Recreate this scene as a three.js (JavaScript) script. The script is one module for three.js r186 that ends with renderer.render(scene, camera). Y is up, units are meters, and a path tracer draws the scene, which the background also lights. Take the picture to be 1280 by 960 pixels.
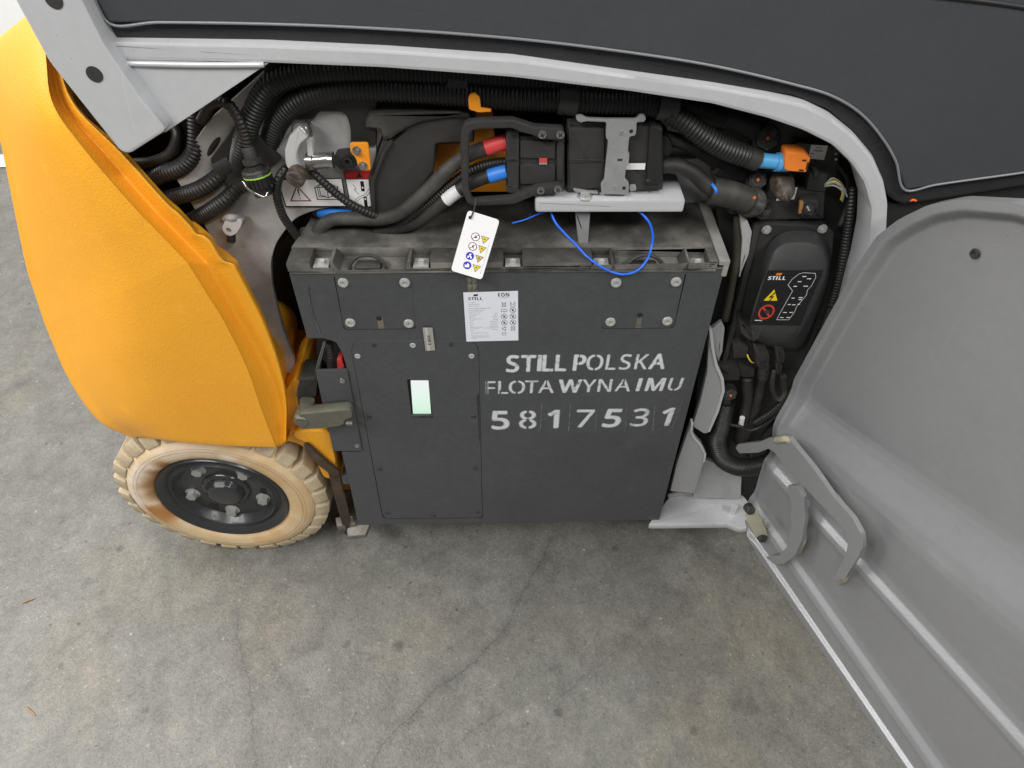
import * as THREE from 'three';
import { mergeGeometries, toCreasedNormals } from 'three/addons/utils/BufferGeometryUtils.js';
import { RectAreaLightUniformsLib } from 'three/addons/lights/RectAreaLightUniformsLib.js';

// ---------------------------------------------------------------- camera, light, exposure
const FPX = 860, CAMZ = 0.8, CAMY = 1.4, PITCH = 45.74 * Math.PI / 180;
const scene = new THREE.Scene();
const camera = new THREE.PerspectiveCamera(2 * Math.atan(480 / FPX) * 180 / Math.PI, 4 / 3, 0.02, 60);
camera.position.set(0, CAMY, CAMZ);
camera.rotation.set(-PITCH, 0, 0);
const renderer = new THREE.WebGLRenderer({ antialias: true });
renderer.toneMapping = THREE.LinearToneMapping;
renderer.toneMappingExposure = 1.05;
renderer.shadowMap.enabled = true;
scene.background = new THREE.Color().setRGB(0.135, 0.138, 0.144);
RectAreaLightUniformsLib.init();
const LAMPS = [ // x, y, z, length, width, radiance
  [-1.7, 3.5, 2.0, 2.4, 0.4, 33],
  [1.9, 3.4, 1.9, 2.4, 0.4, 26],
  [-1.3, 3.9, -1.0, 2.4, 0.4, 21],
  [-3.2, 3.1, -0.2, 2.0, 0.4, 30],
];
for (const [x, y, z, l, w, k] of LAMPS) {
  const a = new THREE.RectAreaLight(new THREE.Color(1, 0.985, 0.955), k, l, w);
  a.position.set(x, y, z); a.lookAt(x * 0.35, 0, z * 0.35 - 0.1);
  scene.add(a);
}

// ---------------------------------------------------------------- helpers
function rng(seed) { let s = seed >>> 0; return () => { s = (s + 0x6D2B79F5) >>> 0; let t = s; t = Math.imul(t ^ (t >>> 15), t | 1); t ^= t + Math.imul(t ^ (t >>> 7), t | 61); return ((t ^ (t >>> 14)) >>> 0) / 4294967296; }; }
const V = (x, y, z) => new THREE.Vector3(x, y, z);
const CAM = V(0, CAMY, CAMZ), FW = V(0, -Math.sin(PITCH), -Math.cos(PITCH)), UP = V(0, Math.cos(PITCH), -Math.sin(PITCH));
// measured sight line of a point in the 1280 x 960 photograph, met with a plane of known place
const sight = (x, y) => FW.clone().addScaledVector(V(1, 0, 0), (x - 640) / FPX).addScaledVector(UP, -(y - 480) / FPX);
const at = (x, y, z = 0) => { const d = sight(x, y); return CAM.clone().addScaledVector(d, (z - CAMZ) / d.z); };
const onY = (x, y, h) => { const d = sight(x, y); return CAM.clone().addScaledVector(d, (h - CAMY) / d.y); };
const taken = {};
function numbered(name) { const k = (taken[name] = (taken[name] ?? -1) + 1); return k ? `${name}_${String(k).padStart(3, '0')}` : name; }
function thing(name, label, category, [x, y, z] = [0, 0, 0], group) {
  const o = new THREE.Group(); o.name = numbered(name); o.position.set(x, y, z); o.userData = { label, category };
  if (group) o.userData.group = group;
  scene.add(o); return o;
}
function part(name, geo, mat, parent, label) {
  const m = new THREE.Mesh(Array.isArray(geo) ? merge(geo) : geo, mat); m.name = name; m.castShadow = m.receiveShadow = true;
  if (label) m.userData.label = label;
  parent.add(m);
  if (parent.wx) m.position.sub(parent.wx);
  return m;
}
function partGroup(name, parent, label) { const g = new THREE.Group(); g.name = name; if (label) g.userData.label = label; parent.add(g); return g; }
function struct(name, geo, mat) { const m = new THREE.Mesh(geo, mat); m.name = name; m.userData.kind = 'structure'; m.receiveShadow = m.castShadow = true; scene.add(m); return m; }
function merge(list) {
  return mergeGeometries(list.map((g) => { const h = g.index ? g.toNonIndexed() : g.clone(); for (const k of Object.keys(h.attributes)) if (!['position', 'normal', 'uv'].includes(k)) h.deleteAttribute(k); return h; }));
}
function roundedShape(pts, r) {
  const n = pts.length, s = new THREE.Shape();
  for (let i = 0; i < n; i++) {
    const p = pts[i], a = pts[(i + n - 1) % n], b = pts[(i + 1) % n];
    const la = Math.hypot(a[0] - p[0], a[1] - p[1]), lb = Math.hypot(b[0] - p[0], b[1] - p[1]);
    const rr = Math.min(p[2] ?? r, la * 0.49, lb * 0.49);
    const q0 = [p[0] + (a[0] - p[0]) / la * rr, p[1] + (a[1] - p[1]) / la * rr], q1 = [p[0] + (b[0] - p[0]) / lb * rr, p[1] + (b[1] - p[1]) / lb * rr];
    if (i) s.lineTo(...q0); else s.moveTo(...q0);
    if (rr > 1e-5) s.quadraticCurveTo(p[0], p[1], ...q1);
  }
  s.closePath(); return s;
}
const xy = (pts, z) => pts.map((p) => { const v = at(p[0], p[1], z); return p.length > 2 ? [v.x, v.y, p[2]] : [v.x, v.y]; });
function extrude(shape, depth, bevel, seg = 6) {
  const g = new THREE.ExtrudeGeometry(shape, { depth: Math.max(depth - 2 * bevel, 1e-4), bevelEnabled: bevel > 0, bevelSize: bevel, bevelThickness: bevel, bevelOffset: -bevel, bevelSegments: 2, curveSegments: seg });
  g.translate(0, 0, -Math.max(depth - 2 * bevel, 1e-4) - bevel);
  return capped(toCreasedNormals(g, 0.7));
}
function capped(g) { // flat caps keep their own normal, bevels stay smooth
  const p = g.attributes.position, n = g.attributes.normal, a = V(), b = V(), c = V();
  for (let i = 0; i < p.count; i += 3) {
    a.fromBufferAttribute(p, i); b.fromBufferAttribute(p, i + 1).sub(a); c.fromBufferAttribute(p, i + 2).sub(a); b.cross(c).normalize();
    if (Math.abs(b.z) > 0.999) for (let k = 0; k < 3; k++) n.setXYZ(i + k, 0, 0, Math.sign(b.z));
  }
  return g;
}
// a plate standing in the plane z, its front face there, `depth` thick towards the back
function plate(pts, z, depth, { r = 0.002, bevel = 0.0012, holes = [], seg = 6 } = {}) {
  const s = roundedShape(xy(pts, z), r);
  for (const h of holes) s.holes.push(roundedShape(xy(h.pts, z), h.r ?? 0.002));
  return extrude(s, depth, bevel, seg).translate(0, 0, z);
}
// a plate lying level, its upper face at height y
function plateY(pts, y, thick, { r = 0.002, bevel = 0.0012 } = {}) {
  const s = roundedShape(pts.map((p) => { const v = onY(p[0], p[1], y); return p.length > 2 ? [v.x, -v.z, p[2]] : [v.x, -v.z]; }), r);
  return extrude(s, thick, bevel).rotateX(-Math.PI / 2).translate(0, y, 0);
}
function strip(pts, w, z, depth, o = {}) { // a flat bar of width w (metres) along a line of points, standing in the plane z
  const P = xy(pts, z), L = [], R = [];
  for (let i = 0; i < P.length; i++) {
    const a = P[Math.max(i - 1, 0)], b = P[Math.min(i + 1, P.length - 1)];
    const dx = b[0] - a[0], dy = b[1] - a[1], l = Math.hypot(dx, dy);
    L.push([P[i][0] - dy / l * w / 2, P[i][1] + dx / l * w / 2]); R.unshift([P[i][0] + dy / l * w / 2, P[i][1] - dx / l * w / 2]);
  }
  return extrude(roundedShape([...L, ...R], o.r ?? w * 0.2), depth, o.bevel ?? 0.0012).translate(0, 0, z);
}
const bx = (x0, x1, y0, y1, z0, z1, b = 0.0015) => extrude(roundedShape([[x0, y0], [x1, y0], [x1, y1], [x0, y1]], b), z1 - z0, b).translate(0, 0, z1);
function lathe(profile, seg = 32) { return toCreasedNormals(new THREE.LatheGeometry(profile.map(([r, h]) => new THREE.Vector2(r, h)), seg), 0.75); }
function aim(g, p, dir) { // geometry built along +y from its origin is set at p, along dir
  const q = new THREE.Quaternion().setFromUnitVectors(V(0, 1, 0), dir.clone().normalize());
  return g.applyMatrix4(new THREE.Matrix4().compose(p, q, V(1, 1, 1)));
}
const rod = (a, b, r, seg = 20, r2 = r) => aim(new THREE.CylinderGeometry(r2, r, a.distanceTo(b), seg).translate(0, a.distanceTo(b) / 2, 0), a, b.clone().sub(a));
const curveOf = (pts) => new THREE.CatmullRomCurve3(pts.map((p) => (p.isVector3 ? p : at(...p))), false, 'centripetal');
function tube(curve, rad, steps, sides, capped = true) {
  const F = curve.computeFrenetFrames(steps, false), pos = [], uv = [], idx = [], len = curve.getLength(), p = V();
  for (let i = 0; i <= steps; i++) {
    curve.getPointAt(i / steps, p);
    const r = typeof rad === 'function' ? rad(i, i / steps * len) : rad;
    for (let j = 0; j <= sides; j++) {
      const a = j / sides * Math.PI * 2, c = Math.cos(a) * r, s = Math.sin(a) * r, N = F.normals[i], B = F.binormals[i];
      pos.push(p.x + N.x * c + B.x * s, p.y + N.y * c + B.y * s, p.z + N.z * c + B.z * s); uv.push(i / steps * len, j / sides * 0.06);
    }
  }
  const w = sides + 1;
  for (let i = 0; i < steps; i++) for (let j = 0; j < sides; j++) { const a = i * w + j, b = a + w; idx.push(a, a + 1, b, b, a + 1, b + 1); }
  if (capped) for (const i of [0, steps]) {
    curve.getPointAt(i / steps, p); const c = pos.length / 3; pos.push(p.x, p.y, p.z); uv.push(0, 0);
    for (let j = 0; j < sides; j++) i ? idx.push(c, i * w + j, i * w + j + 1) : idx.push(c, j + 1, j);
  }
  const g = new THREE.BufferGeometry(); g.setAttribute('position', new THREE.Float32BufferAttribute(pos, 3)); g.setAttribute('uv', new THREE.Float32BufferAttribute(uv, 2)); g.setIndex(idx);
  g.computeVertexNormals(); return g;
}
const WAVE = [1, 1, 0.93, 0.86, 0.86, 0.93];
function conduit(pts, r, pitch = 0.0052) { // corrugated hose with real ribs
  const c = curveOf(pts), n = Math.round(c.getLength() / pitch) * 6; c.arcLengthDivisions = 400; c.updateArcLengths();
  return tube(c, (i) => r * WAVE[i % 6], n, 18);
}
function cable(pts, r, sides = 16) { const c = curveOf(pts); c.arcLengthDivisions = 400; c.updateArcLengths(); return tube(c, r, Math.max(24, Math.round(c.getLength() / 0.006)), sides); }
// screw heads
function screwHead(r, h) { return lathe([[0, h * 0.35], [r * 0.36, h * 0.35], [r * 0.42, h * 0.95], [r * 0.72, h], [r * 0.95, h * 0.6], [r, 0]], 24).rotateX(Math.PI / 2); }
function hexHead(r, h) { const c = toCreasedNormals(new THREE.CylinderGeometry(r * 0.94, r, h, 6), 0.3).translate(0, h / 2, 0), w = lathe([[0, 0.0014], [r * 1.3, 0.0014], [r * 1.38, 0.0008], [r * 1.38, -0.0005]], 24); return merge([c, w, lathe([[0, h + 0.0004], [r * 0.6, h + 0.0004], [r * 0.8, h - 0.001]], 18)]).rotateX(Math.PI / 2); }
function crossHead(r, h) { return merge([lathe([[0, h], [r * 0.6, h * 0.9], [r * 0.93, h * 0.5], [r, 0]], 24).rotateX(Math.PI / 2)]); }
const pin = (g, x, y, z, a = 0) => { const p = at(x, y, z); return g.clone().rotateZ(a).translate(p.x, p.y, p.z); };
// grid surface from rows of points
function surface(rows, uvf, flip) {
  const pos = [], uv = [], idx = [], n = rows.length, m = rows[0].length;
  for (const r of rows) for (const p of r) { pos.push(p.x, p.y, p.z); uv.push(...uvf(p)); }
  for (let i = 0; i < n - 1; i++) for (let j = 0; j < m - 1; j++) { const a = i * m + j, b = a + m; flip ? idx.push(a, a + 1, b, b, a + 1, b + 1) : idx.push(a, b, a + 1, b, b + 1, a + 1); }
  const g = new THREE.BufferGeometry(); g.setAttribute('position', new THREE.Float32BufferAttribute(pos, 3)); g.setAttribute('uv', new THREE.Float32BufferAttribute(uv, 2)); g.setIndex(idx); g.computeVertexNormals(); return g;
}
function splineRows(ctrl, nu, nv) { // smooth surface through a table of points
  const cols = ctrl[0].length, fine = [];
  const C = ctrl.map((r) => new THREE.CatmullRomCurve3(r, false, 'centripetal'));
  const across = C.map((c) => Array.from({ length: nu + 1 }, (_, i) => c.getPoint(i / nu)));
  for (let i = 0; i <= nu; i++) { const c = new THREE.CatmullRomCurve3(across.map((r) => r[i]), false, 'centripetal'); fine.push(Array.from({ length: nv + 1 }, (_, k) => c.getPoint(k / nv))); }
  return Array.from({ length: nv + 1 }, (_, k) => fine.map((f) => f[k]));
}

// ---------------------------------------------------------------- textures
function tileNoise(N, cells, seed) { // value noise that tiles
  const R = rng(seed), g = new Float32Array(cells * cells).map(() => R()), out = new Float32Array(N * N);
  for (let y = 0; y < N; y++) { const fy = y / N * cells, y0 = Math.floor(fy), ty = fy - y0, sy = ty * ty * (3 - 2 * ty), r0 = (y0 % cells) * cells, r1 = ((y0 + 1) % cells) * cells;
    for (let x = 0; x < N; x++) { const fx = x / N * cells, x0 = Math.floor(fx), tx = fx - x0, sx = tx * tx * (3 - 2 * tx), c0 = x0 % cells, c1 = (x0 + 1) % cells;
      const a = g[r0 + c0] + (g[r0 + c1] - g[r0 + c0]) * sx, b = g[r1 + c0] + (g[r1 + c1] - g[r1 + c0]) * sx; out[y * N + x] = a + (b - a) * sy; } }
  return out;
}
function fractal(N, cells, oct, seed, gain = 0.5) {
  const o = new Float32Array(N * N); let amp = 1, tot = 0;
  for (let k = 0; k < oct; k++) { const t = tileNoise(N, Math.min(cells << k, N), seed + k * 17); for (let i = 0; i < o.length; i++) o[i] += t[i] * amp; tot += amp; amp *= gain; }
  for (let i = 0; i < o.length; i++) o[i] /= tot; return o;
}
function tex(N, fn, srgb) {
  const d = new Uint8Array(N * N * 4);
  for (let i = 0; i < N * N; i++) { const c = fn(i); d[i * 4] = c[0]; d[i * 4 + 1] = c[1]; d[i * 4 + 2] = c[2]; d[i * 4 + 3] = 255; }
  const t = new THREE.DataTexture(d, N, N); t.wrapS = t.wrapT = THREE.RepeatWrapping; t.magFilter = THREE.LinearFilter; t.minFilter = THREE.LinearMipmapLinearFilter; t.generateMipmaps = true;
  if (srgb) t.colorSpace = THREE.SRGBColorSpace; t.needsUpdate = true; return t;
}
const grey = (N, a, lo = 0, hi = 255) => tex(N, (i) => { const v = lo + (hi - lo) * Math.min(1, Math.max(0, a[i])); return [v, v, v]; });
const rep = (t, m) => { const c = t.clone(); c.repeat.set(1 / m, 1 / m); c.needsUpdate = true; return c; };
const nPeel = grey(256, fractal(256, 40, 2, 5));                                   // orange peel
const nCast = grey(512, fractal(512, 44, 3, 9, 0.6));                              // rough casting
const nGrain = grey(256, fractal(256, 64, 2, 21, 0.8));
const nRough = grey(256, fractal(256, 6, 5, 33, 0.6), 120, 255);
const gA = fractal(512, 4, 6, 55, 0.62), gB = fractal(512, 24, 4, 61, 0.7), gR = rng(71);
const grimeBase = tex(512, (i) => { let v = 215 + 44 * (gA[i] - 0.5) + 36 * (gB[i] - 0.5); if (gR() < 0.0016) v += 60; v = Math.max(120, Math.min(255, v)); return [v, v * 0.995, v * 0.985]; }, true);
const dustBase = tex(512, (i) => { const k = Math.min(1, Math.max(0, (gA[i] - 0.38) * 3)); const v = 120 + 105 * k + 46 * (gB[i] - 0.5); return [v, v * 0.985, v * 0.955]; }, true);
const flake = tex(256, (() => { const R = rng(8), f = fractal(256, 4, 4, 13); return (i) => { const v = 240 + 12 * (R() - 0.5) + 8 * (f[i] - 0.5); return [v, v, v]; }; })(), true);
function coat(N, base, amp, seed, marks, specks, dusty) { // a painted coat with its own scratches, rubs and specks
  const R = rng(seed), d = new Float32Array(N * N).fill(base), f = fractal(N, 5, 5, seed + 3, 0.6), f2 = fractal(N, 90, 2, seed + 9);
  for (let i = 0; i < d.length; i++) d[i] += amp * (f[i] - 0.5) + amp * 0.5 * (f2[i] - 0.5);
  const put = (x, y, k) => { const i = ((Math.floor(y) % N) + N) % N * N + ((Math.floor(x) % N) + N) % N; d[i] += k; };
  for (let m = 0; m < marks; m++) { let x = R() * N, y = R() * N, a = R() * 6.3; const l = 10 + R() * R() * 160, k = (R() < 0.7 ? 1 : -1) * (6 + 20 * R()); for (let q = 0; q < l; q++) { a += (R() - 0.5) * 0.05; x += Math.cos(a); y += Math.sin(a); if (R() < 0.8) put(x, y, k * (0.4 + 0.6 * R())); } }
  for (let m = 0; m < specks; m++) { const x = R() * N, y = R() * N, k = (R() < 0.6 ? 30 : -45) * R(); for (let j = 0; j < 4; j++) put(x + (j & 1), y + (j >> 1), k); }
  for (let m = 0; m < dusty; m++) { const x = R() * N, y = R() * N, r = 8 + R() * 46, sy = 0.3 + R(), k = 5 + 13 * R(); for (let j = -r; j < r; j++) for (let q = -r; q < r; q++) { const e = Math.hypot(q / r, j / r / sy); if (e < 1) put(x + q, y + j, k * (1 - e) * (0.4 + 0.6 * R())); } }
  return tex(N, (i) => { const v = Math.max(60, Math.min(255, d[i])); return [v, v, v]; }, true);
}
const scuffMap = rep(coat(1024, 196, 34, 301, 150, 500, 26), 0.62), doorMap = rep(coat(1024, 236, 12, 331, 46, 260, 10), 0.7), paintMap = rep(coat(1024, 243, 9, 351, 30, 420, 12), 0.45), panelMap = rep(coat(1024, 220, 14, 371, 40, 160, 10), 0.8), hoseMap = rep(coat(512, 190, 60, 391, 60, 300, 30), 0.3);
const flakeMap = rep(flake, 0.22), grimeMap = rep(grimeBase, 0.5), dustMap = rep(dustBase, 0.42), roughMap = rep(nRough, 0.35);

const M = (color, roughness, o = {}) => new THREE.MeshStandardMaterial({ color: Array.isArray(color) ? new THREE.Color().setRGB(...color) : color, roughness, side: THREE.DoubleSide, ...o });
const mat = {
  silver: M([0.67, 0.68, 0.705], 0.36, { metalness: 0.2, map: doorMap, bumpMap: rep(nPeel, 0.09), bumpScale: 0.00005 }),
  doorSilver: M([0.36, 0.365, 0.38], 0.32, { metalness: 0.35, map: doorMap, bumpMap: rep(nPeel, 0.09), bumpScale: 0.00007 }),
  plateGrey: M([0.56, 0.56, 0.57], 0.5, { metalness: 0.1, map: grimeMap, bumpMap: rep(nPeel, 0.09), bumpScale: 0.00012 }),
  zinc: M([0.55, 0.55, 0.54], 0.4, { metalness: 0.35, roughnessMap: roughMap, map: flakeMap }),
  castZinc: M([0.5, 0.51, 0.53], 0.45, { metalness: 0.3, map: grimeMap, bumpMap: rep(nCast, 0.05), bumpScale: 0.0004 }),
  brass: M([0.8, 0.78, 0.62], 0.4, { metalness: 0.25, map: grimeMap }),
  steel: M([0.6, 0.6, 0.6], 0.3, { metalness: 0.9, roughnessMap: roughMap, map: grimeMap }),
  orange: M([0.95, 0.425, 0.024], 0.45, { map: paintMap, bumpMap: rep(nCast, 0.08), bumpScale: 0.0006 }),
  orangeSheet: M([0.85, 0.3, 0.012], 0.42, { bumpMap: rep(nPeel, 0.1), bumpScale: 0.00015 }),
  panel: M([0.077, 0.082, 0.091], 0.36, { map: panelMap, bumpMap: rep(nGrain, 0.06), bumpScale: 0.0002 }),
  trim: M([0.034, 0.035, 0.038], 0.6, { map: hoseMap, bumpMap: rep(nGrain, 0.05), bumpScale: 0.0002 }),
  battery: M([0.111, 0.116, 0.125], 0.47, { map: scuffMap, bumpMap: rep(nGrain, 0.05), bumpScale: 0.00015, roughnessMap: roughMap }),
  lid: M([0.3, 0.298, 0.292], 0.75, { map: dustMap, bumpMap: rep(nGrain, 0.04), bumpScale: 0.00025 }),
  black: M([0.022, 0.022, 0.023], 0.55, { map: grimeMap }),
  plastic: M([0.046, 0.046, 0.047], 0.55, { map: grimeMap, bumpMap: rep(nGrain, 0.05), bumpScale: 0.00015 }),
  dusty: M([0.105, 0.103, 0.1], 0.7, { map: dustMap, bumpMap: rep(nGrain, 0.05), bumpScale: 0.0002 }),
  hose: M([0.031, 0.031, 0.031], 0.45, { map: hoseMap }),
  hoseDusty: M([0.07, 0.069, 0.067], 0.6, { map: dustMap }),
  rubber: M([0.125, 0.123, 0.119], 0.65, { map: dustMap }),
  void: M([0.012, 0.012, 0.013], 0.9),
  red: M([0.62, 0.05, 0.05], 0.5), blueTape: M([0.03, 0.2, 0.68], 0.45), blueWire: M([0.01, 0.13, 0.72], 0.35),
  skyBlue: M([0.08, 0.36, 0.68], 0.45), orangePlug: M([0.9, 0.24, 0.03], 0.45), orangeDot: M([0.85, 0.16, 0.02], 0.5),
  rust: M([0.2, 0.13, 0.08], 0.75, { map: dustMap }), brown: M([0.2, 0.165, 0.13], 0.6, { map: dustMap }),
  white: M([0.8, 0.8, 0.8], 0.5), lime: M([0.35, 0.62, 0.08], 0.5), yellow: M([0.75, 0.6, 0.02], 0.5), greyWire: M([0.35, 0.35, 0.34], 0.6),
  postGrey: M([0.44, 0.445, 0.455], 0.42, { metalness: 0.2, map: doorMap, bumpMap: rep(nPeel, 0.09), bumpScale: 0.00006 }),
  latch: M([0.2, 0.2, 0.155], 0.45, { metalness: 0.3, map: grimeMap, bumpMap: rep(nCast, 0.05), bumpScale: 0.00012 }),
  weld: M([0.62, 0.62, 0.62], 0.4, { metalness: 0.3, map: grimeMap, bumpMap: rep(nCast, 0.03), bumpScale: 0.0008 }),
  weldCream: M([0.66, 0.63, 0.48], 0.5, { map: grimeMap, bumpMap: rep(nCast, 0.03), bumpScale: 0.0008 }),
  darkSteel: M([0.16, 0.165, 0.165], 0.5, { metalness: 0.3, map: dustMap }),
};
function canvasMat(w, h, draw, o = {}) {
  const c = document.createElement('canvas'); c.width = w; c.height = h; const k = c.getContext('2d'); draw(k, w, h);
  const t = new THREE.CanvasTexture(c); t.colorSpace = THREE.SRGBColorSpace; t.anisotropy = 8;
  return new THREE.MeshStandardMaterial({ map: t, roughness: o.roughness ?? 0.45, side: THREE.DoubleSide, ...(o.alpha ? { transparent: true } : {}), ...(o.extra ?? {}) });
}
function decal(corners, n = 8) { // four world points TL, TR, BR, BL
  const [a, b, c, d] = corners, rows = [];
  const pos = [], uv = [], idx = [];
  for (let i = 0; i <= n; i++) for (let j = 0; j <= n; j++) { const u = j / n, v = i / n, p = a.clone().lerp(b, u).lerp(d.clone().lerp(c, u), v); pos.push(p.x, p.y, p.z); uv.push(u, 1 - v); }
  for (let i = 0; i < n; i++) for (let j = 0; j < n; j++) { const q = i * (n + 1) + j, r = q + n + 1; idx.push(q, r, q + 1, r, r + 1, q + 1); }
  const g = new THREE.BufferGeometry(); g.setAttribute('position', new THREE.Float32BufferAttribute(pos, 3)); g.setAttribute('uv', new THREE.Float32BufferAttribute(uv, 2)); g.setIndex(idx); g.computeVertexNormals(); return g;
}
const quad = (p, z) => decal(p.map((q) => at(q[0], q[1], z)));
function still(k, x, y, h, ink, bar) { // the maker's mark: slanted bar over wide capitals; x, y = lower left, h = letter height
  k.save(); k.translate(x, y); k.fillStyle = ink; k.font = `bold ${h * 1.36}px sans-serif`; k.scale(1.42, 1); k.fillText('ST', 0, 0); let w = k.measureText('ST').width; k.fillRect(w + h * 0.08, -h, h * 0.25, h); w += h * 0.44; k.fillText('LL', w, 0); w += k.measureText('LL').width; k.restore();
  k.fillStyle = bar; const W = w * 1.42; k.beginPath(); k.moveTo(x + W * 0.36, y - h * 1.25); k.lineTo(x + W * 0.42, y - h * 1.85); k.lineTo(x + W * 0.72, y - h * 1.85); k.lineTo(x + W * 0.66, y - h * 1.25); k.fill(); return W;
}
function warnTri(k, x, y, s, fill, edge, flip = 1) { k.beginPath(); k.moveTo(x, y - s * flip); k.lineTo(x + s * 1.05, y + s * 0.75 * flip); k.lineTo(x - s * 1.05, y + s * 0.75 * flip); k.closePath(); k.fillStyle = fill; k.fill(); k.lineWidth = s * 0.14; k.strokeStyle = edge; k.stroke(); }
function bolt2(k, x, y, s, ink) { k.beginPath(); k.moveTo(x + s * 0.25, y - s * 0.55); k.lineTo(x - s * 0.22, y + s * 0.1); k.lineTo(x + s * 0.16, y + s * 0.02); k.lineTo(x - s * 0.12, y + s * 0.6); k.strokeStyle = ink; k.lineWidth = s * 0.16; k.stroke(); }

// ---------------------------------------------------------------- the floor and the wall far behind
{
  const N = 2048, S = 2.4, px = (x, y) => { const v = onY(x, y, 0); return [(v.x + S / 2) / S * N, (S / 2 - v.z) / S * N]; };
  const a = fractal(N, 3, 6, 101, 0.6), b = fractal(N, 60, 4, 131, 0.75), fine = fractal(N, 500, 2, 171, 0.9), c = fractal(N, 7, 4, 151, 0.6), R = rng(77), dark = new Float32Array(N * N);
  const stamp = (x, y, r, k) => { for (let j = Math.floor(y - r); j <= y + r; j++) for (let i = Math.floor(x - r); i <= x + r; i++) if (i >= 0 && j >= 0 && i < N && j < N) { const d = Math.hypot(i - x, j - y) / r; if (d < 1) dark[j * N + i] = Math.max(dark[j * N + i], k * (1 - d * d)); } };
  const crack = (pts, w, k) => { // hairline cracks, wandering
    let ox = 0, oy = 0;
    for (let i = 0; i < pts.length - 1; i++) { const p = px(...pts[i]), q = px(...pts[i + 1]), n = Math.ceil(Math.hypot(q[0] - p[0], q[1] - p[1]) / 1.2);
      for (let j = 0; j < n; j++) { ox = ox * 0.97 + (R() - 0.5) * 2.2; oy = oy * 0.97 + (R() - 0.5) * 2.2; const x = p[0] + (q[0] - p[0]) * j / n + ox, y = p[1] + (q[1] - p[1]) * j / n + oy;
        stamp(x, y, w * (0.7 + 0.8 * R()), k * (0.5 + 0.5 * R())); stamp(x, y, w * 10, k * 0.22); } }
  };
  crack([[462, 965], [480, 930], [503, 903], [540, 868], [580, 836], [622, 796], [652, 748], [676, 706], [690, 676]], 1.5, 0.55);
  crack([[296, 760], [301, 800], [310, 850], [316, 890], [322, 960]], 1.4, 0.5);
  crack([[690, 880], [730, 850], [790, 800], [820, 760]], 1.2, 0.3);
  crack([[560, 945], [598, 905], [650, 880]], 1.2, 0.35);
  crack([[905, 760], [930, 830], [960, 880], [1000, 940]], 1.2, 0.25);
  crack([[30, 860], [90, 800], [170, 750], [250, 735]], 1.3, 0.2);
  for (const [x, y, r, k] of [[930, 880, 20, 0.28], [397, 808, 10, 0.3], [432, 806, 8, 0.3], [182, 888, 5, 0.5], [925, 822, 6, 0.3], [313, 890, 7, 0.35]]) { const p = px(x, y); for (let i = 0; i < 14; i++) stamp(p[0] + (R() - 0.5) * r * 1.4, p[1] + (R() - 0.5) * r, r * (0.4 + R() * 0.5), k * (0.5 + R() * 0.5)); }
  for (let i = 0; i < 26; i++) { let x = R() * N, y = R() * N, an = -0.9 + (R() - 0.5) * 0.9; const l = 200 + R() * 700, w = 5 + R() * 16, k = 0.05 + 0.08 * R(); for (let q = 0; q < l; q += w * 0.35) { an += (R() - 0.5) * 0.05; x += Math.cos(an) * w * 0.35; y += Math.sin(an) * w * 0.35; stamp(x, y, w, k * (0.4 + 0.6 * R())); } }
  for (let i = 0; i < 160; i++) { const x = R() * N, y = R() * N, r = 2 + R() * R() * 14; stamp(x, y, r, 0.12 + 0.3 * R()); }
  const spot = new Float32Array(N * N);
  for (let i = 0; i < 6400; i++) { const x = R() * N | 0, y = R() * N | 0, s = R() < 0.05 ? 2.3 : 1.1, k = (0.2 + 0.6 * R()) * (R() < 0.66 ? 1 : -0.9); for (let j = -2; j <= 2; j++) for (let q = -2; q <= 2; q++) if (Math.hypot(j, q) < s) { const X = x + q, Y = y + j; if (X >= 0 && Y >= 0 && X < N && Y < N) spot[Y * N + X] = k; } }
  const col = tex(N, (i) => {
    const warm = Math.min(1, Math.max(0, (c[i] - 0.42) * 4)), g = R();
    let v = 150 + 24 * (a[i] - 0.5) + 44 * (b[i] - 0.5) + 26 * (fine[i] - 0.5) + (g < 0.12 ? -46 * R() : g > 0.94 ? 30 * R() : 0) + 64 * spot[i];
    v *= 1 - 0.6 * Math.min(1, dark[i]);
    v = Math.max(25, Math.min(250, v));
    return [v * (1.0 + 0.025 * warm), v * (0.99 + 0.005 * warm), v * (0.94 - 0.035 * warm)];
  }, true);
  col.wrapS = col.wrapT = THREE.MirroredRepeatWrapping; col.repeat.set(1 / S, 1 / S); col.anisotropy = 8;
  const fm = M([0.56, 0.565, 0.575], 0.6, { map: col, bumpMap: rep(grey(512, fractal(512, 90, 3, 201, 0.7)), 0.35), bumpScale: 0.0007, roughnessMap: rep(nRough, 0.6) });
  const g = new THREE.PlaneGeometry(12, 12).rotateX(-Math.PI / 2), p = g.attributes.position, u = g.attributes.uv;
  for (let i = 0; i < p.count; i++) u.setXY(i, p.getX(i) + S / 2, S / 2 - p.getZ(i));
  struct('floor', g, fm);
  struct('wall', bx(-6, 6, 0.07, 3.2, -2.3, -2.2, 0.004), M([0.88, 0.88, 0.88], 0.7));
  struct('skirting', bx(-6, 6, 0.0, 0.069, -2.3, -2.192, 0.003), M([0.07, 0.06, 0.055], 0.6));
  struct('floor_marking', new THREE.PlaneGeometry(9, 0.11).rotateX(-Math.PI / 2).rotateY(0.06).translate(-1, 0.004, -1.92), M([0.75, 0.75, 0.73], 0.6));
}

// ---------------------------------------------------------------- the forklift
const truck = thing('forklift_truck', 'orange and silver forklift truck with its battery side door swung wide open', 'forklift');

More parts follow.
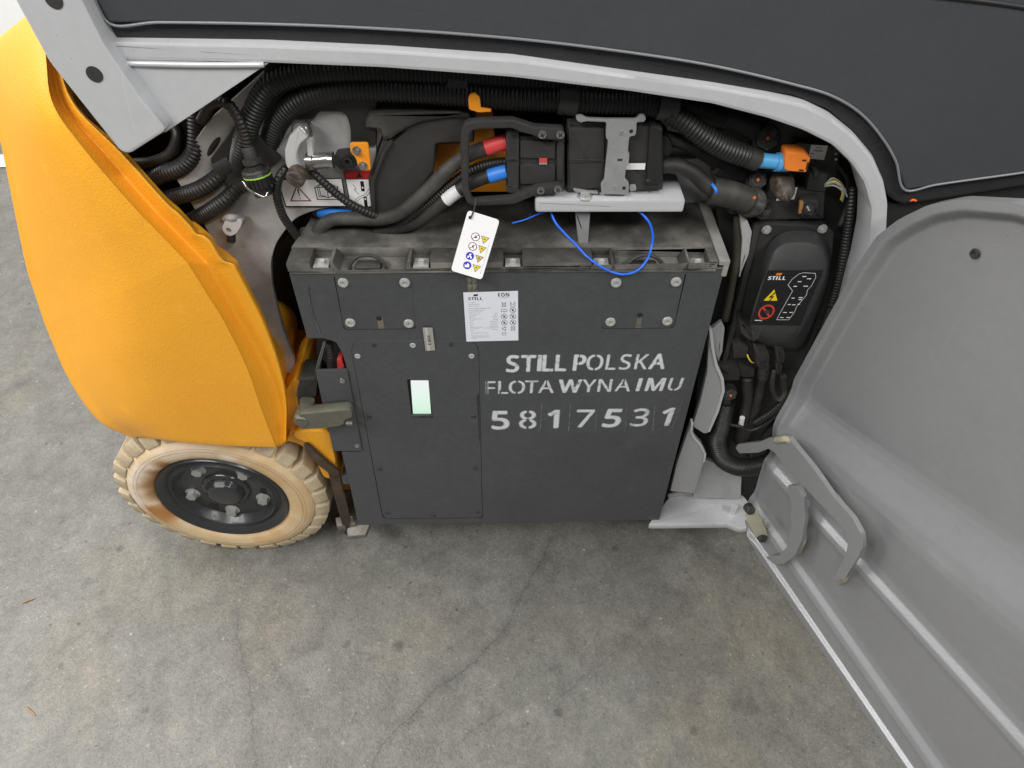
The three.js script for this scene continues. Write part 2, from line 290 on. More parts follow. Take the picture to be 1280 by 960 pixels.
// inside of the body: dark boxes added to keep light out at the back, roof and far side
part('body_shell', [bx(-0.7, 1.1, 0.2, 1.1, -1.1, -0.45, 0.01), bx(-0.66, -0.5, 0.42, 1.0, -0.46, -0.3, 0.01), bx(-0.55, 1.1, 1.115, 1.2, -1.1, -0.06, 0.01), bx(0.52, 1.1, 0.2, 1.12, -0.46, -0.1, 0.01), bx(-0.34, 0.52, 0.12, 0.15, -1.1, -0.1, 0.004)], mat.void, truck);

// counterweight: rows from top to bottom, columns from the far left round to the compartment
{
  const lin = (A, B, f, e) => { const r = A.map((v, i) => v + (B[i] - v) * f); r[4] = e[0]; r[5] = e[1]; return r; };
  const anchor = [ // left silhouette, ridge, edge at the compartment, depths of the left side, the ridge and the edge, valley between ridge and edge
    [-26, 66, 60, -2, 80, -6, -0.36, -0.2, -0.2, 72, -3],
    [-12, 122, 58, 79, 76, 80, -0.27, -0.085, -0.12, 66, 80],
    [3, 182, 67, 132, 96, 132, -0.235, -0.04, -0.085, 80, 132],
    [20, 268, 108, 190, 154, 190, -0.215, -0.012, -0.06, 132, 192],
    [36, 342, 172, 264, 214, 256, -0.2, 0.006, -0.045, 196, 264],
    [57, 405, 234, 328, 284, 326, -0.19, 0.014, -0.035, 262, 331],
    [80, 460, 279, 400, 333, 402, -0.18, 0.016, -0.035, 301, 400],
    [104, 501, 309, 461, 352, 460, -0.14, 0.016, -0.035, 335, 461],
    [128, 528, 325, 507, 359, 505, -0.11, 0.016, -0.035, 351, 508],
    [165, 545, 345, 559, 358, 553, -0.06, 0.016, -0.015, 352, 557],
  ];
  const rows = [], ins = { 4: [[0.25, 225, 265], [0.45, 240, 281], [0.55, 248, 291], [0.64, 257, 293], [0.76, 266, 300], [0.9, 277, 319]], 5: [[0.05, 291, 327.5], [0.12, 297, 330], [0.2, 301.5, 339], [0.55, 316, 367]] };
  anchor.forEach((r, i) => { rows.push(r); for (const [f, ...e] of ins[i] ?? []) rows.push(lin(r, anchor[i + 1], f, e)); });
  const n = rows.length - 1, face = [], side = [];
  rows.forEach((r, i) => {
    const [lx, ly, rx, ry, ex, ey, zl0, zr, ze, vx, vy] = r, t = Math.min(1, Math.max(0, (ly - 268) / 277)), zl = i < 3 ? zl0 : -0.215 + 0.17 * t * t, pw = 2.2 + 5 * t * t, last = i === n;
    const L = at(lx, ly, zl), d = Math.max(0, 3 - i) / 3, f = [V(L.x + 0.12, L.y - 0.3 * d, L.z - 0.28), V(L.x + 0.012, L.y - 0.07 * d, L.z - 0.07)];
    for (const u of [0, 0.06, 0.14, 0.26, 0.42, 0.6, 0.8, 1]) { const z = zl + (zr - zl) * (1 - Math.pow(1 - u, pw)); f.push(at(lx + (rx - lx) * u, ly + (ry - ly) * u + (last ? 3 : 0) * Math.sin(u * Math.PI), z)); }
    face.push(f);
    const E = at(ex, ey, ze), dip = last ? 0.012 : 0.028, toV = (k, dz) => at(rx + (vx - rx) * k, ry + (vy - ry) * k, zr + dz), toE = (k, dz) => at(vx + (ex - vx) * k, vy + (ey - vy) * k, zr + dz);
    side.push([toV(0, 0), toV(0.08, -0.003), toV(0.5, -dip * 0.55), toV(0.9, -dip * 0.97), toV(1, -dip), toE(0.12, -dip * 0.99), toE(0.5, -dip * 0.8), toE(0.85, -dip * 0.72), E, V(E.x - 0.006, E.y - 0.03 * d, E.z - 0.012), V(E.x - (ey < 440 ? 0.22 - 0.17 * d : 0.02), E.y - 0.3 * d, E.z - 0.2)]);
  });
  const uv = (p) => [p.x + p.z * 0.8, p.y - p.z * 0.3], uvS = (p) => [p.x - p.z, p.y];
  face.unshift(face[0].map((p) => V(p.x, p.y - 0.16, p.z - 0.12)), face[0].map((p) => V(p.x, p.y - 0.012, p.z - 0.03)));
  const F = splineRows(face, 110, 120), low = F[F.length - 1], S = splineRows(side, 60, 150), lowS = S[S.length - 1];
  F.push(...[[0.004, 0.002], [0.008, 0.008], [0.009, 0.03], [0.005, 0.16]].map(([y, z]) => low.map((p) => V(p.x, p.y - y + 0.004, p.z - z))));
  S.push(lowS.map((p) => V(p.x, p.y - 0.004, p.z - 0.01)), lowS.map((p) => V(p.x, p.y - 0.002, p.z - 0.16)));
  part('counterweight', merge([surface(F, uv, true), surface(S, uvS, true)]), mat.orange, truck);
}
part('counterweight_foot', [
  plate([[345, 505], [358, 486], [368, 472], [378, 479], [373, 540], [414, 541], [418, 562], [425, 600], [405, 598], [393, 573], [376, 556], [358, 551], [350, 556]], -0.03, 0.12, { r: 0.012, bevel: 0.0025 }),
  plate([[366, 540], [411, 538], [414, 550], [420, 578], [416, 590], [398, 566], [380, 552], [368, 548]], -0.016, 0.03, { r: 0.008, bevel: 0.0025 })], mat.orange, truck);
part('counterweight_wall', [plate([[335, 415], [470, 415], [470, 640], [350, 640], [335, 480]], -0.2, 0.03)], mat.orange, truck);

part('inner_shade_panel', plate([[330, 230], [480, 230], [480, 412], [330, 412]], -0.19, 0.02), mat.void, truck);  // black sheet stands in for the shade on the upper inner wall
// chassis plates at the left of the compartment
part('chassis_plate', plate([[215, 215], [262, 150], [335, 85], [470, 85], [470, 205, 0.001], [470, 261, 0.001], [440, 259], [415, 259], [393, 263], [370, 272], [356, 288], [344, 306], [338, 328], [340, 360], [352, 408], [369, 456], [365, 466], [356, 467], [340, 440], [290, 340]], -0.085, 0.012, { r: 0.012, bevel: 0.0015 }), mat.plateGrey, truck);
part('mounting_plate', plate([[330, 80], [470, 80], [470, 182, 0.002], [441, 181], [439, 215], [438, 160], [434, 146], [427, 140], [400, 140], [396, 143], [393, 148], [386, 150], [344, 151], [330, 185]], -0.078, 0.004, { r: 0.008 }), mat.black, truck);
part('cover_plate', plate([[262, 200], [300, 150], [352, 200], [308, 232], [302, 241], [288, 237]], -0.074, 0.008, { r: 0.004 }), mat.plastic, truck);
{ // lug with a hole and rubber buffer
  const l = partGroup('lug', truck);
  const s = roundedShape(xy([[280, 292], [277, 285], [281, 277], [292, 272], [303, 277], [301, 284], [295, 293], [287, 296]], -0.06), 0.004);
  const c = at(286, 288, -0.06), h = new THREE.Path(); h.absarc(c.x, c.y, 0.0055, 0, 7, true); s.holes.push(h);
  part('eye_plate', extrude(s, 0.008, 0.0012).translate(0, 0, -0.06), mat.silver, l);
  part('weld_bead', cable([[281, 273, -0.075], [290, 272, -0.062], [304, 273, -0.075]], 0.0055), mat.weld, l);
  part('buffer', rod(at(289, 292, -0.066), at(289, 301, -0.066), 0.0065), mat.black, l);
}

// silver side frame: strut, gusset and the long arch over the compartment
{
  const f = partGroup('side_frame', truck);
  const ZA = 0.004, strutPts = [[-10, -60], [72, -60], [103, 0], [128, 51], [146, 78], [176, 122], [206, 158], [206, 165], [162, 193], [150, 190], [60, 77], [18, 0]];
  part('strut', plate(strutPts, 0.022, 0.05, { r: 0.008, bevel: 0.004 }), mat.silver, f);
  part('gusset', plate([[135, 72], [336, 79], [206, 166], [180, 130]], ZA - 0.003, 0.012, { r: 0, bevel: 0.001 }), mat.silver, f);
  const top = [[128, 51], [330, 54], [480, 61], [640, 72], [790, 93], [890, 107], [960, 119], [1008, 130], [1040, 146], [1070, 170], [1092, 196], [1106, 228], [1111, 256], [1109, 295], [1098, 345], [1078, 410], [1050, 490]];
  const low = [[1030, 480], [1058, 405], [1078, 340], [1087, 298], [1089, 262], [1080, 230], [1064, 205], [1040, 182], [1004, 164], [960, 149], [890, 131], [790, 116], [640, 98], [480, 86], [330, 80], [140, 76]];
  part('arch_rail', plate([...top, ...low], ZA, 0.055, { r: 0.006, bevel: 0.005, seg: 4 }), mat.silver, f);
  part('weld_bead', [cable([[132, 62, 0.012], [147, 82, 0.012], [166, 110, 0.011], [184, 138, 0.01], [204, 161, 0.008]], 0.006), cable([[148, 79, 0.003], [240, 81, 0.003], [330, 81, 0.003]], 0.003)], mat.silver, f);
  const plug = lathe([[0, 0.001], [0.006, 0.001], [0.0088, 0.0003], [0.009, -0.002]], 28).rotateX(Math.PI / 2);
  for (const [x, y] of [[67, 0], [118, 93]]) part('plug', pin(plug, x, y, 0.0225), mat.plastic, f);
}

// dark side panel above, with its broad matt edging and raised rim
{
  const P = partGroup('side_panel', truck);
  const rim = [[117, -4], [136, 29], [200, 28], [420, 33], [640, 48], [790, 66], [890, 82], [990, 105], [1040, 120], [1076, 142], [1104, 174], [1120, 202], [1132, 238], [1170, 231], [1290, 214]];
  part('panel', plate([[84, -70], ...rim, [1400, 195], [1400, -70]], 0.0, 0.02, { r: 0.004, bevel: 0.003 }), mat.panel, P);
  part('edging', plate([[50, -70], [103, 0], [128, 49], [150, 51], [330, 53], [480, 60], [640, 71], [790, 92], [890, 106], [990, 120], [1035, 138], [1066, 165], [1092, 198], [1110, 246], [1126, 257, 0.012], [1190, 248], [1400, 213], [1400, -70]], -0.006, 0.04, { r: 0.006, bevel: 0.005 }), mat.trim, P);
  part('rim', cable([[100, -40, 0], ...rim.map(([x, y]) => [x, y, 0.0005]), [1400, 195, 0]], 0.0016, 8), M([0.2, 0.205, 0.215], 0.3), P);
  part('seam', cable([[1160, -6, 0], [1230, 2, 0], [1300, 12, 0]], 0.0025, 8), mat.black, P);
  part('end_cap', plate([[1108, 256], [1190, 246], [1400, 210], [1400, 330], [1100, 400]], -0.02, 0.1, { r: 0.004 }), mat.black, P);  // black sheet stands in for the dark gap between edging and door top
  part('rust_spot', cable([[1138, 251, -0.006], [1141, 250, -0.0045], [1145, 251, -0.006]], 0.0015, 8), mat.orangeDot, P);
}

// wheel
{
  const w = partGroup('wheel', truck); w.position.set(-0.599, 0.213, -0.02);
  const put = (n, g, m, l) => part(n, g, m, w, l);
  const tyreTex = canvasMat(1024, 128, (k, W, H) => {
    k.fillStyle = 'rgb(210,188,152)'; k.fillRect(0, 0, W, H);
    const R = rng(5);
    for (let i = 0; i < 420; i++) { const x = R() * W, y = R() * H, r = 6 + 26 * R(); const g = k.createRadialGradient(x, y, 0, x, y, r); const t = R(); g.addColorStop(0, t < 0.5 ? 'rgba(196,146,92,0.16)' : t < 0.8 ? 'rgba(240,222,196,0.18)' : 'rgba(150,120,88,0.14)'); g.addColorStop(1, 'rgba(200,150,100,0)'); k.fillStyle = g; k.fillRect(x - r, y - r, 2 * r, 2 * r); }
    const blob = (u, v, rx, ry, c, n = 30) => { for (let i = 0; i < n; i++) { const x = (u + (R() - 0.5) * rx) * W, y = (1 - v + (R() - 0.5) * ry) * H, r = 8 + R() * 22; const g = k.createRadialGradient(x, y, 0, x, y, r); g.addColorStop(0, c); g.addColorStop(1, c.replace(/[\d.]+\)$/, '0)')); k.fillStyle = g; k.fillRect(x - r, y - r, 2 * r, 2 * r); } };
    blob(0.72, 0.35, 0.2, 0.3, 'rgba(236,222,208,0.5)', 60); blob(0.53, 0.3, 0.2, 0.3, 'rgba(236,220,202,0.4)', 40);
    blob(0.66, 0.1, 0.16, 0.14, 'rgba(140,92,48,0.36)', 40); blob(0.8, 0.2, 0.06, 0.3, 'rgba(168,112,56,0.45)', 24); blob(0.05, 0.15, 0.3, 0.2, 'rgba(200,156,108,0.22)', 40); blob(0.3, 0.3, 0.2, 0.3, 'rgba(206,170,118,0.25)', 40);
    k.strokeStyle = 'rgba(120,88,56,0.35)'; k.lineWidth = 1.2; for (const v of [0.3, 0.345, 0.43]) { k.beginPath(); k.moveTo(0, H * (1 - v)); k.lineTo(W, H * (1 - v)); k.stroke(); }
  }, { roughness: 0.75, extra: { bumpMap: rep(nCast, 0.3), bumpScale: 0.0006 } });
  const prof = [[0.128, -0.02], [0.1325, -0.008], [0.138, -0.002], [0.148, 0.001], [0.162, 0.003], [0.164, 0.0015], [0.166, 0.003], [0.176, 0.001], [0.185, -0.004], [0.19, -0.014], [0.1935, -0.03], [0.194, -0.045], [0.194, -0.14], [0.196, -0.155], [0.18, -0.165], [0.135, -0.165]];
  const tg = new THREE.LatheGeometry(prof.map(([r, h]) => new THREE.Vector2(r, h)), 96).rotateX(Math.PI / 2); put('tyre', tg, tyreTex);
  const blockMat = M([0.7, 0.58, 0.4], 0.8, { map: rep(grimeBase, 0.2), bumpMap: rep(nCast, 0.12), bumpScale: 0.0007 }), blockDark = M([0.09, 0.07, 0.05], 0.85, { map: dustMap });
  const R = rng(91), N = 28;
  const lug = (z0, z1, wid, lean) => { // one tread block, a bevelled hexahedron
    const g = extrude(roundedShape([[-wid / 2, z0], [wid / 2, z0], [wid / 2 - lean, z1], [-wid / 2 - lean, z1]], 0.004), 0.028, 0.0025); const p = g.attributes.position;
    for (let i = 0; i < p.count; i++) { const h = (p.getZ(i) + 0.028) / 0.028; if (p.getY(i) > -0.03) p.setY(i, p.getY(i) - 0.011 * h); }
    return toCreasedNormals(g, 0.5);
  };
  const variants = [lug(-0.075, -0.002, 0.034, 0.006), lug(-0.078, -0.001, 0.035, 0.005), lug(-0.074, -0.003, 0.033, 0.007)], inner = [lug(-0.16, -0.085, 0.034, -0.006)];
  for (let i = 0; i < N; i++) for (const [set, off] of [[variants, 0], [inner, 0.5]]) {
    const phi = (i + off + 0.1) / N * Math.PI * 2 + (R() - 0.5) * 0.012, g = set[Math.floor(R() * set.length)];
    const m = part('tread_block', g, set === inner ? blockDark : blockMat, w), rr = 0.2155 - R() * 0.0012;
    // tangent, axis, outward
    const out = V(Math.cos(phi), Math.sin(phi), 0), tan = V(-Math.sin(phi), Math.cos(phi), 0);
    m.matrix.makeBasis(tan, V(0, 0, 1), out); m.matrix.setPosition(out.clone().multiplyScalar(rr)); m.matrix.decompose(m.position, m.quaternion, m.scale);
  }
  const rimMat = M([0.042, 0.044, 0.048], 0.42, { map: grimeMap, roughnessMap: roughMap });
  put('rim', lathe([[0.142, -0.016], [0.134, -0.016], [0.1325, -0.004], [0.13, -0.001], [0.121, -0.006], [0.113, -0.014], [0.108, -0.012], [0.1045, -0.008], [0.1005, -0.011], [0.098, -0.018], [0.091, -0.028], [0.07, -0.03], [0.056, -0.029], [0.05, -0.031], [0, -0.031]], 72).rotateX(Math.PI / 2), rimMat);
  put('hub_cap', [lathe([[0.05, -0.032], [0.049, -0.027], [0.045, -0.0235], [0.041, -0.0235], [0.0385, -0.025], [0.037, -0.02], [0.0355, -0.014], [0.032, -0.0105], [0.026, -0.0095], [0, -0.009]], 48).rotateX(Math.PI / 2)], M([0.035, 0.036, 0.04], 0.22, { map: flakeMap }));
  const nut = mergeGeometries([hexHead(0.0115, 0.012)]), nutMat = M([0.5, 0.51, 0.51], 0.45, { metalness: 0.3, map: grimeMap });
  for (let i = 0; i < 5; i++) { const a = -Math.PI / 2 - 0.12 + i * Math.PI * 2 / 5; const m = put('wheel_nut', nut, nutMat); m.position.set(Math.cos(a) * 0.077, Math.sin(a) * 0.077, -0.0295); m.rotation.z = i * 0.9; }
  const slot = lathe([[0, 0.0005], [0.011, 0.0005], [0.012, 0]], 20).rotateX(Math.PI / 2);
  for (let i = 0; i < 3; i++) { const a = -2.2 + i * 2.1, m = put('rim_slot', slot, mat.void); m.position.set(Math.cos(a) * 0.08, Math.sin(a) * 0.08, -0.0292); m.scale.set(1, 1, 1); }
}

// bottom left: rusty bent strip and pale foot
part('stop_strip', [plate([[379, 557], [384, 556], [413, 582], [424, 590], [428, 612], [438, 652], [436, 671], [431, 668], [421, 632], [410, 591], [396, 581]], -0.004, 0.008, { r: 0.003, bevel: 0.001 })], mat.rust, truck, 'rusty bent steel strip');
part('foot_bracket', [plateY([[419, 647], [440, 644], [445, 655], [421, 658]], 0.145, 0.02, { r: 0.003 }), plateY([[433, 662], [437, 655], [463, 655], [457, 669], [434, 671]], 0.135, 0.012, { r: 0.003, bevel: 0.002 })], M([0.62, 0.6, 0.56], 0.6, { map: dustMap }), truck);

// latch with its lever
{
  const l = partGroup('battery_latch', truck);
  part('block', [plate([[374, 474], [397, 473], [395, 496], [370, 495]], -0.004, 0.05, { r: 0.002, bevel: 0.002 }), plate([[371, 495], [395, 496], [394, 508], [373, 507]], -0.012, 0.04, { r: 0.001 })], mat.darkSteel, l);
  part('spindle', [rod(at(384, 500, 0.0), at(384, 515, 0.006), 0.0125), rod(at(384, 514, 0.006), at(384, 527, 0.008), 0.0155, 24, 0.0175)], mat.latch, l);
  const s = [[369, 533], [371, 522], [380, 517], [400, 515], [434, 512], [439, 516], [439, 522], [431, 526], [431, 530], [436, 532], [428, 536], [400, 537], [380, 538], [372, 537]];
  part('lever', [plate([[374, 518], [400, 515.5], [434, 512.5], [440, 516], [440, 522], [431, 525], [430, 530], [424, 533], [400, 536], [375, 537]], 0.026, 0.02, { r: 0.003, bevel: 0.0015 }), pin(lathe([[0, 0.002], [0.0105, 0.002], [0.0135, -0.001], [0.0145, -0.006], [0.0145, -0.026]], 32).rotateX(Math.PI / 2), 377, 527.5, 0.026)], mat.latch, l);
  part('lever_tip', rod(at(433, 529, 0.024), at(441, 529, 0.024), 0.0045), mat.latch, l);
  part('rivet', pin(screwHead(0.0032, 0.0015), 381, 531, 0.026), mat.steel, l);
}

// ---------------------------------------------------------------- right side of the compartment
part('rear_plate', [plate([[690, 150], [830, 120], [905, 150], [905, 300], [690, 300]], -0.17, 0.01), plate([[780, 205], [905, 195], [905, 262], [780, 262]], -0.155, 0.01, { r: 0.004 })], mat.plateGrey, truck);
part('compartment_wall', [plate([[900, 120], [1120, 120], [1120, 420], [1040, 640], [860, 660], [872, 470], [898, 300]], -0.1, 0.02)], mat.black, truck);
part('door_post', [plate([[925, 268], [934, 275], [940, 290], [936, 318], [924, 347], [928, 300]], -0.055, 0.02, { r: 0.002 })], mat.plateGrey, truck);
part('seal_strip', cable([[922, 268, -0.07], [921, 310, -0.06], [914, 360, -0.055], [906, 400, -0.05]], 0.006), M([0.09, 0.088, 0.06], 0.7, { map: dustMap }), truck);

// controller with its printed cover
{
  const c = partGroup('motor_controller', truck);
  part('base_plate', plate([[948, 282], [955, 279], [1030, 282], [1043, 290], [1040, 330], [1004, 455], [998, 461], [905, 459], [902, 450]], -0.066, 0.03, { r: 0.004, bevel: 0.002 }), mat.plastic, c);
  part('side_rib', [cable([[1046, 205, -0.09], [1060, 225, -0.085], [1058, 262, -0.08], [1050, 282, -0.075]], 0.004), strip([[947, 283], [921, 395], [903, 462]], 0.008, -0.058, 0.02)], mat.plastic, c);
  // cover: an outline at the foot lofted to the printed face, with its sloping head
  const back = xy([[944, 400], [950, 340], [962, 305], [976, 292], [1000, 288], [1022, 292], [1036, 310], [1036, 345], [1010, 424], [1000, 437], [950, 432], [938, 415]], -0.062).map(([x, y]) => V(x, y, -0.062));
  const mid = xy([[940, 402], [955, 340], [965, 318], [978, 306], [1000, 303], [1020, 306], [1031, 318], [1033, 340], [1003, 412], [992, 424], [952, 420], [936, 410]], -0.032).map(([x, y]) => V(x, y, -0.032));
  const front = xy([[938, 405], [959, 339], [963, 336], [978, 335], [1000, 335], [1018, 335], [1028, 336], [1030, 340], [1002, 404], [998, 408], [950, 408], [940, 407]], -0.022).map(([x, y]) => V(x, y, -0.022));
  const ring = (L) => new THREE.CatmullRomCurve3(L, true, 'centripetal').getPoints(96), mix = (A, B, f, dz) => A.map((p, i) => p.clone().lerp(B[i], f).add(V(0, 0, dz))), rows = [ring(back), ring(mix(back, mid, 0.55, 0.004)), ring(mid), ring(mix(mid, front, 0.45, 0.003)), ring(mix(mid, front, 0.8, 0.0012)), ring(front)], cen = front.reduce((a, v) => a.add(v), V()).multiplyScalar(1 / front.length);
  rows.push(rows[5].map(() => cen.clone()));
  part('cover', toCreasedNormals(surface(rows, (p) => [p.x, p.y]).toNonIndexed(), 0.8), M([0.085, 0.086, 0.088], 0.5, { map: scuffMap, bumpMap: rep(nGrain, 0.05), bumpScale: 0.00015 }), c);
  part('cover_clip', [plate([[925, 402], [937, 407], [954, 411], [952, 420], [944, 428], [936, 426], [926, 416]], -0.03, 0.03, { r: 0.003, bevel: 0.003 }), plate([[940, 414], [952, 412], [948, 424], [942, 426]], -0.024, 0.02, { r: 0.003, bevel: 0.002 })], mat.dusty, c);
  const print = canvasMat(512, 560, (k, W, H) => {
    k.fillStyle = '#141517'; k.fillRect(0, 0, W, H);
    still(k, 22, 92, 36, '#f4f4f4', '#ef7d1a');
    warnTri(k, 120, 250, 74, '#f2d20a', '#1a1a10'); bolt2(k, 120, 258, 76, '#161616');
    k.strokeStyle = '#d5402c'; k.lineWidth = 17; k.beginPath(); k.arc(118, 420, 70, 0, 7); k.stroke(); k.beginPath(); k.moveTo(70, 372); k.lineTo(166, 468); k.stroke();
    k.fillStyle = '#3a3a3a'; k.beginPath(); k.ellipse(126, 418, 30, 20, 0.5, 0, 7); k.fill();
    k.strokeStyle = '#c9c9c9'; k.lineWidth = 6; k.lineJoin = 'round'; k.beginPath();
    for (const [i, p] of [[255, 84], [300, 34], [340, 22], [450, 28], [470, 66], [462, 150], [440, 190], [450, 240], [400, 360], [400, 420], [372, 500], [250, 500], [268, 380], [300, 200], [235, 140]].entries()) i ? k.lineTo(...p) : k.moveTo(...p); k.closePath(); k.stroke();
    k.fillStyle = '#e4e4e4';
    for (const [x, y, w] of [[340, 54, 40], [392, 76, 40], [316, 104, 34], [292, 150, 34], [386, 148, 44], [318, 268, 30], [384, 262, 40], [390, 282, 34], [304, 334, 30], [346, 336, 34], [398, 330, 26], [288, 418, 36], [350, 416, 36], [276, 472, 36], [340, 470, 36]]) k.fillRect(x, y, w, 9);
    k.fillRect(30, 506, 74, 9);
  }, { roughness: 0.25 });
  const q = (x, y) => at(x, y, -0.0208);
  part('printed_label', decal([q(960, 338), q(1029, 338), q(1000, 407), q(938, 406)]), print, c);
  const b = hexHead(0.0052, 0.005);
  for (const [x, y, z] of [[958, 287, -0.066], [1028, 286, -0.066], [907, 455, -0.066]]) part('bolt', pin(b, x, y, z, 0.3), mat.zinc, c);
}
// contactor block above the controller: dark body, terminals, rubber dome, white labels
{
  const c = partGroup('contactor_block', truck);
  part('housing', [plate([[962, 236], [1032, 240], [1030, 274], [948, 276]], -0.07, 0.03, { r: 0.003, bevel: 0.003 }), plate([[950, 250], [964, 248], [966, 268], [958, 276], [945, 274]], -0.055, 0.03, { r: 0.005, bevel: 0.003 }), plate([[1001, 252], [1026, 250], [1021, 272], [1000, 273]], -0.055, 0.03, { r: 0.006, bevel: 0.004 })], mat.plastic, c);
  part('terminal', [pin(hexHead(0.006, 0.006), 956, 263, -0.052)], mat.darkSteel, c);
  part('terminal', [pin(lathe([[0, 0.009], [0.004, 0.0088], [0.0095, 0.003], [0.01, -0.004]], 24).rotateX(Math.PI / 2), 1011, 262, -0.052), pin(hexHead(0.003, 0.011), 1011, 262, -0.052)], M([0.03, 0.03, 0.032], 0.25), c);
  part('copper_tab', plate([[1000, 252], [1005, 252], [1003, 267], [998, 268]], -0.052, 0.006), M([0.6, 0.3, 0.12], 0.5, { metalness: 0.5 }), c);
  const d = at(976, 226, -0.06);
  part('rubber_dome', aim(lathe([[0, 0.034], [0.004, 0.033], [0.009, 0.028], [0.014, 0.018], [0.016, 0.008], [0.0155, 0], [0.013, -0.012]], 32), d, V(0.12, -0.35, 0.9)), mat.brown, c);
  const lab = canvasMat(128, 64, (k, W, H) => { k.fillStyle = '#dcdcd8'; k.fillRect(0, 0, W, H); k.fillStyle = '#333'; const R = rng(4); for (let i = 0; i < 34; i++) k.fillRect(6 + i * 3.4, 8, 1 + R() * 1.6, 30); for (let i = 0; i < 12; i++) k.fillRect(8 + i * 9, 46, 6, 6); });
  part('barcode_label', quad([[973, 240], [997, 234], [993, 249], [970, 251]], -0.0675), lab, c);
}
{
  const c = partGroup('electronics_box', truck);
  part('housing', plate([[995, 178], [1052, 184], [1046, 228], [1022, 226], [1012, 218], [990, 216]], -0.085, 0.03, { r: 0.004, bevel: 0.003 }), mat.plastic, c);
  part('wire_plug', [plate([[1012, 217], [1035, 217], [1032, 240], [1008, 238]], -0.07, 0.03, { r: 0.002 }), plate([[1018, 214], [1024, 214], [1023, 222], [1017, 222]], -0.062, 0.02)], mat.plastic, c);
  const lab = canvasMat(192, 160, (k, W, H) => { k.fillStyle = '#d6d6d2'; k.fillRect(0, 0, W, H); k.fillStyle = '#44443f'; for (let i = 0; i < 4; i++) k.fillRect(62 + i * 18, 26, 13, 9); for (let i = 0; i < 6; i++) k.fillRect(48 + i * 17, 56, 14, 14); for (let i = 0; i < 3; i++) k.fillRect(16 + i * 14, 94, 11, 12); k.fillRect(20, 128, 14, 10); });
  part('type_label', quad([[1014, 181], [1035, 182], [1030, 200], [1010, 198]], -0.0838), lab, c);
  part('status_dot', [pin(screwHead(0.0018, 0.001), 1045, 199, -0.084)], mat.white, c); part('status_dot', [pin(screwHead(0.0018, 0.001), 1045, 192, -0.084)], M([0.3, 0.6, 0.4], 0.5), c);
  const ws = [[[1031, 233, -0.07], [1042, 228, -0.062], [1054, 236, -0.06], [1059, 246, -0.062]], [[1031, 233, -0.07], [1043, 232, -0.06], [1054, 240, -0.058], [1053, 252, -0.066]], [[1031, 231, -0.07], [1040, 223, -0.066], [1048, 226, -0.066], [1057, 238, -0.07]]];
  for (const w of ws) part('wire', cable(w, 0.0013, 8), mat.greyWire, c);
  part('wire', cable([[1033, 230, -0.069], [1042, 226.5, -0.064], [1050, 231, -0.061], [1053, 240, -0.06], [1051, 250, -0.066]], 0.0013, 8), mat.yellow, c, 'yellow wire');
}
// capped cable terminals: a hexagon head with an orange dot, on a cranked sleeve
function terminal(name, x, y, z, r, dir, sleeve, dot) {
  const g = partGroup(name, truck), p = at(x, y, z), d = dir.clone().normalize();
  const turned = (geo) => aim(geo, p, d);
  part('cap', [turned(toCreasedNormals(new THREE.CylinderGeometry(r, r, 0.014, 6).translate(0, 0.006, 0), 0.3)), turned(lathe([[0, 0.0145], [r * 0.7, 0.0145], [r * 0.85, 0.0125]], 24))], mat.dusty, g);
  part('collar', turned(lathe([[r * 1.22, -0.012], [r * 1.22, 0.001], [r * 1.1, 0.003], [r * 0.9, 0.003]], 28)), mat.black, g);
  part('sleeve', cable(sleeve, r * 0.82), mat.plastic, g);
  const dd = turned(lathe([[0, 0.0157], [0.0021, 0.0157], [0.0024, 0.014]], 16)); part('paint_dot', dd, mat.orangeDot, g);
}
const FACE = V(-0.15, 0.45, 0.9);
terminal('cable_terminal', 957, 173, -0.08, 0.0155, FACE, [[905, 148, -0.1], [925, 155, -0.095], [950, 168, -0.088]]);
terminal('cable_terminal', 945, 224, -0.072, 0.0128, FACE, [[893, 208, -0.085], [915, 215, -0.085], [940, 221, -0.083]]);
terminal('cable_terminal', 910, 489, -0.045, 0.0125, V(0.05, 0.25, 0.95), [[906, 520, -0.06], [907, 500, -0.06], [908, 487, -0.06]]);
part('insulating_boot', [cable([[889, 238, -0.055], [905, 241, -0.052], [922, 246, -0.05], [936, 252, -0.05]], 0.0185, 24), aim(lathe([[0, 0.023], [0.013, 0.021], [0.0205, 0.013], [0.022, 0], [0.021, -0.02]], 28), at(938, 252, -0.058), FACE), plate([[908, 258], [925, 264], [924, 269], [910, 268]], -0.055, 0.02, { r: 0.005, bevel: 0.003 })], mat.rubber, truck);
part('boot_tie', cable([[890, 230, -0.046], [895, 238, -0.037], [892, 247, -0.046]], 0.0022, 10), mat.blueTape, truck, 'blue cable tie');
part('boot_dot', pin(screwHead(0.002, 0.001), 943, 247, -0.029), mat.orangeDot, truck);

